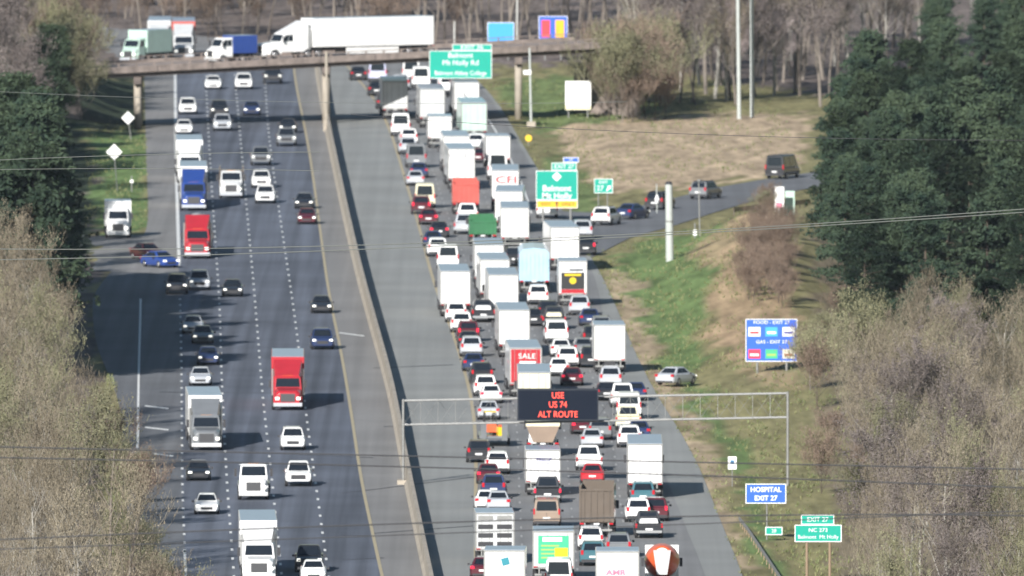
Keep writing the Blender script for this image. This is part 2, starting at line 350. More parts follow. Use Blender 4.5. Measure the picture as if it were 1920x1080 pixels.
# ------------------------------------------------------------------ overpass
def overpass():
    A, B = G(150,244), G(1190,217.5); d = (B-A); d.z = 0; L = d.length; ax = d.normalized(); th = math.atan2(ax.y, ax.x)
    root = empty('overpass', A, th); tag(root, 'brown concrete road bridge crossing over the motorway', 'bridge')
    z0, z1 = 5.75, 7.55; W = 13.0
    def prism(xa, xb, ya, yb, za, zb, mb):        # follows the deck's rise
        def zz(x): return z0+(z1-z0)*x/L
        mb.add([(xa,ya,zz(xa)+za),(xb,ya,zz(xb)+za),(xb,yb,zz(xb)+za),(xa,yb,zz(xa)+za),(xa,ya,zz(xa)+zb),(xb,ya,zz(xb)+zb),(xb,yb,zz(xb)+zb),(xa,yb,zz(xa)+zb)],
               [(0,3,2,1),(4,5,6,7),(0,1,5,4),(1,2,6,5),(2,3,7,6),(3,0,4,7)])
    m = MB(); prism(0, L, 0, W, .55, .85, m); m.build('deck', CONC2, root)
    for y in (.5, 3.5, 6.5, 9.5, 12.1):
        m = MB(); prism(.3, L-.3, y, y+.4, 0, .55, m); m.build('girder', mat('girder_steel', (.13,.10,.085), .7, noise=.2), root)
    for y in (-.06, W-.3):
        m = MB(); prism(0, L, y, y+.34, .50, 1.25, m); pr = m.build('parapet', CONC2, root)
        m = MB(); prism(0, L, y+.1, y+.2, 1.55, 1.65, m)
        x = .4
        while x < L-1: prism(x, x+.16, y+.09, y+.21, 1.25, 1.56, m); x += 2.4
        m.build('railing', CONC2, pr)
    m = MB()
    x = 3.0
    while x < L-2: m = MB(); prism(x, x+.07, -.075, -.06, .52, 1.22, m); m.build('joint', DARK, root); x += 7.4
    prs = []
    tn = math.tan(th)
    for px in (258, 611, 972):                        # piers stand parallel to the road below
        lx = min((abs(px_at(*((A+ax*(L*i/2000)+Vector((-ax.y, ax.x, 0))*1.3)[:2]))[0]-px), L*i/2000) for i in range(2000))[1]-1.3*tn
        rise = (z1-z0)*lx/L; xa, xb = lx+.4*tn, lx+(W-.4)*tn
        cap = MB(); cap.add([(xa-.5,.4,4.9+rise),(xa+.5,.4,4.9+rise),(xb+.5,W-.4,4.9+rise),(xb-.5,W-.4,4.9+rise),(xa-.5,.4,5.7+rise),(xa+.5,.4,5.7+rise),(xb+.5,W-.4,5.74+rise),(xb-.5,W-.4,5.74+rise)],[(0,3,2,1),(4,5,6,7),(0,1,5,4),(1,2,6,5),(2,3,7,6),(3,0,4,7)])
        pier = cap.build('pier', CONC2, root)
        for yy in (1.3, 6.3, 11.3):
            c = MB(); c.tube([(lx+yy*tn, yy, -.1), (lx+yy*tn, yy, 4.95+rise)], .42, 12); c.build('column', CONC, pier, smooth=True)
    for x0, x1 in ((-3, .02), (L-.02, L+.5)):
        m = MB(); m.box(min(x0,x1), max(x0,x1), .1, W-.1, -.3, 5.9); m.build('abutment', CONC2, root)
    return A, ax, L, th, z0, z1
BR = overpass()
def on_bridge(px, off):
    A, ax, L, th, z0, z1 = BR
    nrm = Vector((-ax.y, ax.x, 0)); best = None
    for i in range(1200):                          # walk along the deck until the point falls on the wanted picture column
        x = L*i/1200; p = A+ax*x+nrm*off; z = z0+(z1-z0)*x/L+.85
        q = px_at(p.x, p.y, z)[0]
        if best is None or abs(q-px) < best[0]: best = (abs(q-px), Vector((p.x, p.y, z)))
    return best[1]
#==VEHICLES==
# ------------------------------------------------------------------ vehicles (built heading +y, origin on the ground at the middle)
def wheels(root, W, ys, r=.33, wd=.23, dual=False):
    for y in ys:
        for s in (-1, 1):
            x = s*(W/2-wd/2+.005); m = MB(); m.disc_x(x, y, r, r, wd)
            if dual: m.disc_x(x-s*(wd+.06), y, r, r, wd)
            wh = m.build('wheel', RUB, root)
            m = MB(); m.disc_x(x+s*.012, y, r, r*.58, wd, 10); m.build('rim', RIM, wh)
def ring_body(y, w_, zb, zt, r=.10):
    zm = zb+(zt-zb)*.45
    return [(-w_*.86,y,zb),(-w_*.97,y,zb+.1),(-w_,y,zm),(-w_*.97,y,zt-r),(-w_*.86,y,zt),(0,y,zt+.025),(w_*.86,y,zt),(w_*.97,y,zt-r),(w_,y,zm),(w_*.97,y,zb+.1),(w_*.86,y,zb)]
def cabin(root, c, yb0, yb1, yt0, yt1, zb, zt, wb, wt, split=True, name='cabin', rearwin=True, roofc=None):
    m = MB(); m.frustum(-wb, wb, yb0, yb1, zb-.02, -wt, wt, yt0, yt1, zt); m.build(name, paint(c), root, bevel=.05)
    m = MB(); m.loft([[(-wt*.97,yt0+.03,zt),(wt*.97,yt0+.03,zt),(wt*.85,yt0+.12,zt+.05),(-wt*.85,yt0+.12,zt+.05)],[(-wt*.97,yt1-.03,zt),(wt*.97,yt1-.03,zt),(wt*.85,yt1-.12,zt+.05),(-wt*.85,yt1-.12,zt+.05)]])
    m.build('roof', paint(roofc or c), root)
    q = ((wb,yb1,zb),(-wb,yb1,zb),(-wt,yt1,zt),(wt,yt1,zt)); MB().panel(q, (.06,.06,.10,.08)).build('windscreen', GLASS, root)
    if rearwin:
        q = ((-wb,yb0,zb),(wb,yb0,zb),(wt,yt0,zt),(-wt,yt0,zt)); MB().panel(q, (.10,.10,.16,.10)).build('rear_window', GLASS, root)
    for s in (-1, 1):
        q = [(s*wb,yb0,zb),(s*wb,yb1,zb),(s*wt,yt1,zt),(s*wt,yt0,zt)]
        if s < 0: q = [q[1],q[0],q[3],q[2]]
        m = MB(); m.panel(q, (.10,.54,.12,.12) if s > 0 else (.54,.10,.12,.12)); m.panel(q, (.49,.16,.12,.12) if s > 0 else (.16,.49,.12,.12))
        m.build('side_window', GLASS, root)
def lights(root, W, L, zh, zt, hh=.14, hw=.30, th_=.2, tw=.26, brake=False, plate=.55, hx=None, tx=None):
    for s in (-1, 1):
        x = s*(hx or W/2-.27); MB().frustum(x-hw/2, x+hw/2, L/2-.14, L/2+.01, zh, x-hw*.4, x+hw*.4, L/2-.2, L/2-.05, zh+hh).build('headlight', HEAD, root)
        x = s*(tx or W/2-.2); MB().box(x-tw/2, x+tw/2, -L/2-.02, -L/2+.1, zt, zt+th_).build('tail_light', BRAKE if brake else TAIL, root)
        x = s*(W/2+.10); MB().frustum(x-.09, x+.09, .62*L/2-.9, .62*L/2-.8, zh+.24, x-.08, x+.08, .62*L/2-.9, .62*L/2-.8, zh+.39).build('mirror', DARK, root)
    MB().box(-.26, .26, -L/2-.035, -L/2-.02, plate, plate+.14).build('number_plate', PLATE, root)
def sedan(c, brake=False, L=4.75, W=1.83, roofc=None):
    r = empty('sedan'); h = W/2; st = [(-L/2,h*.86,.30,.80),(-L/2+.12,h*.94,.24,.93),(-L/2+.55,h*.99,.2,1.0),(-1.1,h,.19,.98),(0,h,.18,.95),(1.0,h,.19,.95),(L/2-.7,h*.98,.2,.86),(L/2-.2,h*.92,.22,.74),(L/2,h*.80,.28,.62)]
    MB().loft([ring_body(*a) for a in st]).build('body', paint(c), r, smooth=False)
    cabin(r, c, -1.85, 1.15, -1.05, .35, .96, 1.42, h*.86, h*.64)
    MB().box(-.42, .42, L/2-.03, L/2+.02, .38, .56).build('grille', DARK, r); MB().box(-h*.8, h*.8, -L/2-.015, -L/2+.1, .26, .40).build('bumper', DARK, r)
    lights(r, W, L, .60, .74, brake=brake); wheels(r, W, (-1.4, 1.42)); return r, L
def suv(c, brake=False, L=4.75, W=1.92, H=1.72, roofc=None):
    r = empty('suv'); h = W/2; st = [(-L/2,h*.9,.38,1.0),(-L/2+.1,h*.97,.28,1.06),(-1.1,h,.24,1.06),(0,h,.24,1.05),(1.0,h,.24,1.07),(L/2-.5,h*.98,.26,1.0),(L/2-.12,h*.94,.3,.9),(L/2,h*.86,.36,.78)]
    MB().loft([ring_body(*a) for a in st]).build('body', paint(c), r)
    cabin(r, c, -L/2+.1, 1.25, -L/2+.5, .6, 1.05, H-.05, h*.90, h*.72, roofc=roofc)
    MB().box(-.46, .46, L/2-.03, L/2+.02, .50, .76).build('grille', DARK, r); MB().box(-h*.86, h*.86, -L/2-.02, -L/2+.1, .30, .50).build('bumper', DARK, r)
    for s in (-1, 1): MB().box(s*h*.60-.02, s*h*.60+.02, -1.7, .4, H, H+.05).build('roof_rail', DARK, r)
    lights(r, W, L, .74, .84, .16, .3, .32, .18, brake, .62); wheels(r, W, (-1.42, 1.42), .36); return r, L
def pickup(c, brake=False, L=5.7, W=2.0, load=None):
    r = empty('pickup'); h = W/2
    MB().loft([ring_body(*a) for a in [(-.35,h,.38,1.1),(.5,h,.36,1.12),(1.2,h,.36,1.14),(L/2-.5,h*.98,.38,1.1),(L/2-.1,h*.95,.4,1.02),(L/2,h*.88,.44,.92)]]).build('body', paint(c), r)
    m = MB(); m.box(-h*.98, h*.98, -L/2+.06, -.38, .42, .68); m.box(-h*.98, -h*.86, -L/2+.1, -.38, .68, 1.14); m.box(h*.86, h*.98, -L/2+.1, -.38, .68, 1.14); m.build('bed', paint(c), r)
    MB().box(-h*.86, h*.86, -L/2+.03, -L/2+.1, .60, 1.13).build('tailgate', paint(c), r)
    cabin(r, c, -.55, 1.55, -.25, .85, 1.1, 1.82, h*.88, h*.70)
    MB().box(-.55, .55, L/2-.03, L/2+.02, .58, .92).build('grille', DARK, r); MB().box(-h*.92, h*.92, -L/2-.1, -L/2+.05, .42, .60).build('bumper', CHROME, r)
    if load:
        MB().frustum(-.78, .78, -L/2+.2, -.5, .68, -.6, .6, -L/2+.5, -.7, 1.45).build('covered_load', paint(load), r, bevel=.08)
    lights(r, W, L, .82, .80, .2, .3, .3, .14, brake, .62, tx=h*.92); wheels(r, W, (-1.75, 1.85), .39); return r, L
def van(c, brake=False, L=5.6, W=2.0, H=2.35):
    r = empty('van'); h = W/2
    MB().loft([ring_body(*a) for a in [(-L/2,h*.97,.36,1.15),(0,h,.34,1.15),(1.6,h,.34,1.15),(L/2-.3,h*.97,.36,1.05),(L/2,h*.88,.4,.85)]]).build('body', paint(c), r)
    cabin(r, c, -L/2+.01, 2.1, -L/2+.12, 1.2, 1.12, H-.05, h*.96, h*.82)
    MB().box(-.5, .5, L/2-.03, L/2+.02, .48, .72).build('grille', DARK, r); MB().box(-h*.9, h*.9, -L/2-.06, -L/2+.08, .34, .52).build('bumper', DARK, r)
    MB().box(-.012, .012, -L/2-.012, -L/2, .55, 1.12).build('door_seam', DARK, r)
    lights(r, W, L, .78, 1.0, .2, .3, .42, .12, brake, .66, tx=h*.9); wheels(r, W, (-1.7, 1.8), .35); return r, L
def truck_cab(r, c, y0, W=2.4, H=2.9, sleeper=False, long=True):   # nose ends at y0 + about 3.6
    h = W/2; k = 1.0 if long else .65; yn = y0+3.6*k+ (1.7 if sleeper else 0); yc = y0 + (1.7 if sleeper else 0)
    m = MB(); m.loft([[(-h*.86,yc+1.5,.55),(h*.86,yc+1.5,.55),(h*.86,yc+1.5,1.6),(h*.7,yc+1.5,1.78),(-h*.7,yc+1.5,1.78),(-h*.86,yc+1.5,1.6)],
                      [(-h*.80,yn-.3,.5),(h*.80,yn-.3,.5),(h*.80,yn-.3,1.35),(h*.6,yn-.3,1.58),(-h*.6,yn-.3,1.58),(-h*.80,yn-.3,1.35)],
                      [(-h*.74,yn,.55),(h*.74,yn,.55),(h*.70,yn,1.2),(h*.5,yn,1.42),(-h*.5,yn,1.42),(-h*.70,yn,1.2)]]); m.build('hood', paint(c), r, bevel=.03)
    m = MB(); m.box(-h*.9, h*.9, yc, yc+1.6, .7, 1.75); m.build('body', paint(c), r, bevel=.05)
    cabin(r, c, yc, yc+1.62, yc, yc+1.2, 1.72, 2.55, h*.9, h*.82, rearwin=False)
    if sleeper: MB().box(-h*.94, h*.94, y0, yc+.02, .7, 2.6).build('sleeper', paint(c), r, bevel=.06)
    m = MB(); m.loft([[(-h*.82,yc+1.1,2.56),(h*.82,yc+1.1,2.56),(h*.7,yc+1.0,2.68),(-h*.7,yc+1.0,2.68)],[(-h*.95,y0+.05,2.56),(h*.95,y0+.05,2.56),(h*.9,y0+.05,H+.75 if sleeper else H),(-h*.9,y0+.05,H+.75 if sleeper else H)]]); m.build('roof_fairing', paint(c), r)
    MB().box(-h*.46, h*.46, yn-.02, yn+.03, .70, 1.35).build('grille', mat('dark_grille', (.09,.09,.095), .4, .5), r)
    MB().box(-h*.93, h*.93, yn-.25, yn+.1, .32, .62).build('bumper', paint('lightgrey') if c in ('white','grey') else paint('silver'), r, bevel=.04)
    for s in (-1, 1):
        MB().box(s*h*.68-.15, s*h*.68+.15, yn-.12, yn+.035, .86, 1.08).build('headlight', HEAD, r)
        MB().box(s*(h+.17)-.1, s*(h+.17)+.1, yc+1.45, yc+1.53, 1.75, 2.35).build('mirror', DARK, r)
        MB().box(s*h*.82-.14, s*h*.82+.14, yn-1.5, yn-.5, .48, 1.1).build('fender', paint(c), r, bevel=.06)
        if sleeper or long: m = MB(); m.tube([(s*h*.98, y0-.12, .9), (s*h*.98, y0-.12, 3.1)], .08, 8); m.build('exhaust_stack', CHROME, r)
    MB().box(-h*.35, h*.35, yc+.9, yc+.98, 2.62, 2.70).build('marker_lights', AMBER, r)
    return yn+.1
def rear_kit(r, W, y, brake=False, z=1.15):
    MB().box(-W/2+.15, W/2-.15, y+.02, y+.12, .48, .62).build('rear_bumper', GALV, r)
    for s in (-1, 1):
        MB().box(s*W*.34-.05, s*W*.34+.05, y+.04, y+.1, .62, z).build('bumper_post', GALV, r)
        MB().box(s*W*.42-.14, s*W*.42+.14, y-.02, y+.04, z-.12, z-.0).build('tail_light', BRAKE if brake else TAIL, r)
        MB().box(s*W*.40-.28, s*W*.40+.28, y+.9, y+.93, .22, .95).build('mud_flap', RUB, r)
    MB().box(-.2, .2, y-.012, y+.0, z+.02-.16, z-.02).build('number_plate', PLATE, r)
def cargo_box(r, c, W, y0, y1, z0, z1, name='cargo_box', roofc=None, doors=True, doorc=None):
    MB().box(-W/2, W/2, y0, y1, z0, z1).build(name, paint(c), r, bevel=.03)
    MB().box(-W/2+.05, W/2-.05, y0+.05, y1-.05, z1, z1+.02).build('roof_skin', mat('roof_'+(roofc or 'sheet'), COL.get(roofc, (.38,.46,.56)), .3, .3, noise=.1), r)  # blue tint puts the sky's reflection into the roof colour
    fr = MB(); t = .02
    fr.box(-W/2, W/2, y0-t, y0-.001, z1-.12, z1); fr.box(-W/2, W/2, y0-t, y0-.001, z0-.08, z0+.05)
    fr.box(-W/2, -W/2+.09, y0-t, y0-.001, z0+.05, z1-.12); fr.box(W/2-.09, W/2, y0-t, y0-.001, z0+.05, z1-.12); fr.build('door_frame', GALV if c != 'brown' else paint(c), r)
    if doors:
        for s in (-1, 1):
            d = MB(); d.box(min(0,s)*W*.455+.008, max(0,s)*W*.455-.008, y0-.016, y0-.001, z0+.07, z1-.14); dd = d.build('door', paint(doorc or c), r)
            b_ = MB(); b_.box(s*W*.14-.015, s*W*.14+.015, y0-.04, y0-.02, z0+.1, z1-.16); b_.box(s*W*.34-.015, s*W*.34+.015, y0-.04, y0-.02, z0+.1, z1-.16); b_.build('lock_rod', GALV, dd)
def box_truck(c, box=None, H=3.4, brake=False, L=8.5, W=2.45, doorc=None):
    r = empty('box_truck'); y0 = -L/2; box = box or c
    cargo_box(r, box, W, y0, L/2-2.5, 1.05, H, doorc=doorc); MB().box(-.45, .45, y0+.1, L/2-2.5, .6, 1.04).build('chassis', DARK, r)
    truck_cab(r, c, L/2-2.45, 2.2, min(H-.2, 2.8), long=False); rear_kit(r, W, y0, brake); wheels(r, 2.3, (y0+1.9, L/2-1.1), .46, .27); return r, L
def semi(c, box='white', H=4.05, brake=False, L=21.0, W=2.6, doorc=None, kind='van', trailer='cargo_box', body=None):
    kind = body or kind
    r = empty('semi_truck'); y0 = -L/2; y1 = y0+14.6
    if kind == 'van':
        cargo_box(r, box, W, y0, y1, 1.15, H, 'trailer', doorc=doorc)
        for s in (-1, 1): MB().box(s*1.1-.02, s*1.1+.02, y0+4.2, y1-4, .4, 1.1).build('side_skirt', paint(box), r)
    elif kind == 'tank':
        m = MB(); n = 16; ring = lambda y, k: [(1.2*k*math.cos(2*math.pi*j/n), y, 2.25+1.2*k*math.sin(2*math.pi*j/n)) for j in range(n)]
        m.loft([ring(y0,.7), ring(y0+.3,1), ring(y1-.3,1), ring(y1,.7)]); m.build('tank', paint(box), r, smooth=True)
    elif kind == 'tipper':
        m = MB(); m.loft([[(-W/2,y,1.1),(W/2,y,1.1),(W/2,y,H-.45),(W*.36,y,H-.12),(0,y,H),(-W*.36,y,H-.12),(-W/2,y,H-.45)] for y in (y0, y1-2)]); m.build('trailer', paint(box), r)
        for i in range(7): m = MB(); x = -W/2+.2+i*(W-.4)/6; m.box(x-.04, x+.04, y0-.05, y0, 1.15, H-.5); m.build('rib', paint('paleblue'), r)
    MB().box(-.5, .5, y0+.2, y1+2, .75, 1.1).build('chassis', DARK, r)
    truck_cab(r, c, y0+15.2, 2.45, 3.1, sleeper=True); rear_kit(r, W, y0, brake); wheels(r, 2.5, (y0+1.6, y0+2.9, y1-.6, y1+.7, y0+19.3), .5, .28, dual=False); return r, L
def dump_truck(c, box, H=3.2, brake=False, L=8.6, W=2.5, funnel=False):
    r = empty('dump_truck'); y0 = -L/2
    if funnel:
        m = MB(); m.frustum(-.75, .75, y0+.1, L/2-2.8, 1.1, -W/2, W/2, y0, L/2-2.6, H-.35); m.build('hopper', paint(box), r); MB().box(-W/2-.04, W/2+.04, y0-.03, L/2-2.6, H-.35, H).build('hopper_rim', paint('cream'), r)
    else:
        m = MB(); t = .12
        m.box(-W/2, -W/2+t, y0, L/2-2.7, 1.1, H); m.box(W/2-t, W/2, y0, L/2-2.7, 1.1, H); m.box(-W/2+t, W/2-t, L/2-2.7-t, L/2-2.7, 1.1, H+.2); m.box(-W/2+t, W/2-t, y0+.05, L/2-2.7-t, 1.1, 1.3); m.build('dump_body', paint(box), r)
        tg = MB().box(-W/2+t+.01, W/2-t-.01, y0-.02, y0+.08, 1.15, H-.15).build('tailgate', paint(box), r)
        m = MB()
        for i in range(5): x = -W/2+.35+i*(W-.7)/4; m.box(x-.05, x+.05, y0-.08, y0-.02, 1.2, H-.2)
        m.box(-W/2+.1, W/2-.1, y0-.1, y0-.02, H-.3, H-.18); m.build('tailgate_rib', paint(box), tg)
        for s in (-1, 1): MB().box(s*W*.47-.07, s*W*.47+.07, y0-.08, y0, 1.1, H+.15).build('corner_post', paint(box), r)
    MB().box(-.45, .45, y0+.2, L/2-2.5, .6, 1.08).build('chassis', DARK, r)
    truck_cab(r, c, L/2-2.5, 2.3, 2.8, long=False); rear_kit(r, W, y0, brake, 1.08); wheels(r, 2.4, (y0+1.3, y0+2.6, L/2-1.1), .5, .3); return r, L
def utility_truck(c, brake=False, L=7.2, W=2.35, rack=True):
    r = empty('utility_truck'); y0 = -L/2
    MB().box(-W/2, W/2, y0, L/2-2.6, .95, 1.15).build('flat_bed', paint('grey'), r)
    if rack:
        m = MB()
        for s in (-1, 1):
            for y in (y0+.2, L/2-2.8): m.box(s*1.1-.05, s*1.1+.05, y, y+.1, 1.15, 2.95)
            m.box(s*1.1-.05, s*1.1+.05, y0+.2, L/2-2.7, 2.95, 3.05)
        m.box(-1.15, 1.15, L/2-2.8, L/2-2.7, 2.6, 2.72); m.build('load_rack', paint('brown'), r)
        MB().box(-.9, .9, y0+.6, L/2-3.2, 1.15, 1.9).build('equipment', paint('brown'), r, bevel=.08)
    MB().box(-.45, .45, y0+.2, L/2-2.5, .6, .94).build('chassis', DARK, r)
    truck_cab(r, c, L/2-2.5, 2.3, 2.6, long=False); rear_kit(r, W, y0, brake, .95); wheels(r, 2.3, (y0+1.5, L/2-1.1), .46, .28); return r, L
def mixer(c, L=8.8, W=2.5):
    r = empty('concrete_mixer'); y0 = -L/2; n = 18
    def ring(y, k, z): return [(k*math.cos(2*math.pi*j/n), y, z+k*math.sin(2*math.pi*j/n)) for j in range(n)]
    m = MB(); m.loft([ring(y0+.2,.5,2.95), ring(y0+1.2,.95,2.6), ring(y0+2.6,1.22,2.4), ring(y0+4.2,1.2,2.25), ring(y0+5.4,.75,2.15)]); dr = m.build('drum', paint('white'), r, smooth=True)
    m = MB(); m.loft([ring(y0+.25,.56,2.93), ring(y0+.8,.86,2.74), ring(y0+1.5,1.07,2.56), ring(y0+2.1,1.20,2.49), ring(y0+2.3,1.2,2.45)]); m.build('drum_band', paint('orange'), dr, smooth=True)
    m = MB(); m.frustum(-.35,.35,y0-.1,y0+.3,1.6,-.6,.6,y0-.2,y0+.4,3.3); m.build('chute', paint('lightgrey'), r)
    MB().box(-1.15, 1.15, L/2-2.9, L/2-2.6, 1.0, 3.35).build('bulkhead', paint('white'), r)
    MB().box(-.45, .45, y0+.2, L/2-2.5, .6, 1.1).build('chassis', DARK, r)
    truck_cab(r, c, L/2-2.5, 2.3, 2.8, long=False); rear_kit(r, W, y0, False, 1.1); wheels(r, 2.4, (y0+1.3, y0+2.6, L/2-1.1), .5, .3); return r, L
def equip_trailer(c, L=8.0, W=2.3):
    r = empty('equipment_trailer'); y0 = -L/2
    MB().box(-W/2, W/2, y0, L/2, .7, .85).build('trailer_bed', paint('grey'), r)
    for s in (-1, 1): MB().frustum(s*.8-.22, s*.8+.22, y0-.1, y0, .5, s*.8-.22, s*.8+.22, y0-.35, y0-.25, 1.9).build('loading_ramp', paint(c), r)
    m = MB(); m.tube([(0,L/2,.7),(0,L/2+1.2,.6)], .08); m.build('tow_bar', DARK, r)
    wheels(r, 2.45, (y0+2.6, y0+3.6), .38, .2); return r, L
BUILD = dict(sedan=sedan, suv=suv, pickup=pickup, van=van, box_truck=box_truck, semi=semi, dump_truck=dump_truck, utility_truck=utility_truck, mixer=mixer, equip_trailer=equip_trailer)
CATS = dict(sedan='car', suv='SUV', pickup='pickup truck', van='van', box_truck='box truck', semi='semi truck', dump_truck='dump truck', utility_truck='utility truck', mixer='concrete mixer', equip_trailer='trailer')
PROTO = {}
def tangent(pl, y):
    a, b = G(sm(pl, y), y), G(sm(pl, y-60), y-60); return math.atan2(-(b.x-a.x), b.y-a.y)
def vehicle(kind, x, y, c, label, front=False, rz=None, pos=None, group=None, unique=False, turn=0.0, **kw):
    key = (kind, c, tuple(sorted(kw.items())))
    if key in PROTO and not unique: src, L = PROTO[key]; o = copy_tree(src)
    else:
        o, L = BUILD[kind](c, **kw)
        if not unique: PROTO[key] = (o, L)
        index_children(o)
    if pos is None:
        p = G(x, y); a = rz if rz is not None else tangent(L3 if x < interp(BAR, y) else C2, y)
        pos = p + Vector((-math.sin(a), math.cos(a), 0))*(L/2)
        if front: a += math.pi
        a += turn
    else: a = rz or 0
    if group != 'vehicles crossing the bridge': a += rnd.gauss(0, .012)
    o.location = pos; o.rotation_euler = (0, 0, a)
    o.scale = (1.12, 1.03, 1.10)
    tag(o, label, CATS[kind], group or ('vehicles driving towards the camera' if front else 'vehicles queued in the jammed lanes'))
    return o
#==TRAFFIC==
FR = [  # carriageway towards the camera
 ('sedan',400,168,'white','white car just coming out from under the bridge in the second lane'),
 ('suv',457,168,'white','white SUV just under the bridge deck, third lane from the left'),
 ('pickup',511,158,'black','dark pickup in the shade under the bridge'),
 ('suv',352,215,'white','white SUV beside the thick white line, just short of the bridge'),
 ('suv',411,220,'black','black SUV between two white cars near the bridge'),
 ('sedan',472,217,'navy','dark navy car with bright headlamps near the bridge'),
 ('sedan',345,252,'white','white sedan against the thick white line in the bridge shadow'),
 ('suv',417,246,'silver','pale SUV following the black SUV near the bridge'),
 ('sedan',540,250,'black','black sedan nearest the yellow line close to the bridge'),
 ('pickup',537,275,'grey','grey pickup right behind a black sedan near the yellow line'),
 ('pickup',489,311,'grey','grey pickup ahead of two white SUVs, middle lanes',),
 ('suv',490,353,'white','upper of two white SUVs one behind the other in the third lane'),
 ('suv',498,382,'white','lower of two white SUVs one behind the other in the third lane'),
 ('sedan',571,392,'black','black car ahead of the dark red car by the yellow line'),
 ('sedan',576,421,'darkred','dark red sedan by the yellow line'),
 ('suv',332,552,'black','dark SUV in the tree shadow, leftmost of three side by side'),
 ('suv',374,545,'silver','silver SUV with glowing headlamps at the edge of the tree shadow'),
 ('sedan',436,557,'black','dark sedan just right of the tree shadow, rightmost of three'),
 ('sedan',603,588,'black','black sedan touching the yellow line, mid picture'),
 ('sedan',362,626,'silver','silver sedan half in the tree shadow'),
 ('sedan',380,645,'grey','dark grey sedan tucked behind the silver sedan in the tree shadow'),
 ('sedan',390,685,'navy','navy sedan just below the big tree shadow'),
 ('sedan',376,724,'silver','silver sedan above the white semi truck in the left lane'),
 ('suv',604,656,'navy','navy SUV by the yellow line above the red truck'),
 ('suv',549,845,'white','white SUV directly below the red truck'),
 ('sedan',372,902,'black','small dark sedan below the grey cabbed semi in the left lane'),
 ('pickup',560,913,'white','white pickup beside the white utility truck'),
 ('sedan',388,965,'white','white sedan in the left lane, nearest the bottom of the photo'),
 ('pickup',580,1074,'black','black pickup partly hidden by a white sedan at the bottom edge'),
 ('sedan',588,1092,'white','white sedan at the bottom edge in front of a black pickup'),
]
for t in FR: vehicle(*t, front=True, group='cars driving towards the camera')
GT = 'trucks driving towards the camera'
vehicle('semi',355,344,'white','white semi truck close behind the blue cabbed semi', front=True, group=GT)
vehicle('semi',363,396,'blue','semi truck with a dark blue cab and white trailer', front=True, group=GT)
vehicle('semi',371,486,'red','red cabbed tanker truck next to the end of the thick white line', front=True, group=GT, body='tank')
vehicle('utility_truck',434,373,'lightgrey','grey truck with a rack of equipment above its cab', front=True, group=GT)
vehicle('semi',541,770,'red','bright red semi truck with a pale trailer roof', front=True, group=GT, box='red')
vehicle('semi',384,846,'grey','semi truck with grey cab and white trailer in the left lane', front=True, group=GT)
vehicle('utility_truck',476,938,'white','white flat fronted utility truck without a load', front=True, group=GT, rack=False)
vehicle('semi',485,1092,'white','white semi truck at the bottom edge of the photo, oncoming side', front=True, group=GT, unique=True)
vehicle('box_truck',221,447,'white','white box truck waiting on the slip road by the green verge', front=True, group=GT, H=3.4, L=7.0)
vehicle('sedan',276,488,'darkred','dark red car turning on the slip road beside a blue car', front=True, turn=.4, group='cars driving towards the camera')
vehicle('sedan',300,503,'blue','blue car joining from the slip road', front=True, turn=.5, group='cars driving towards the camera')

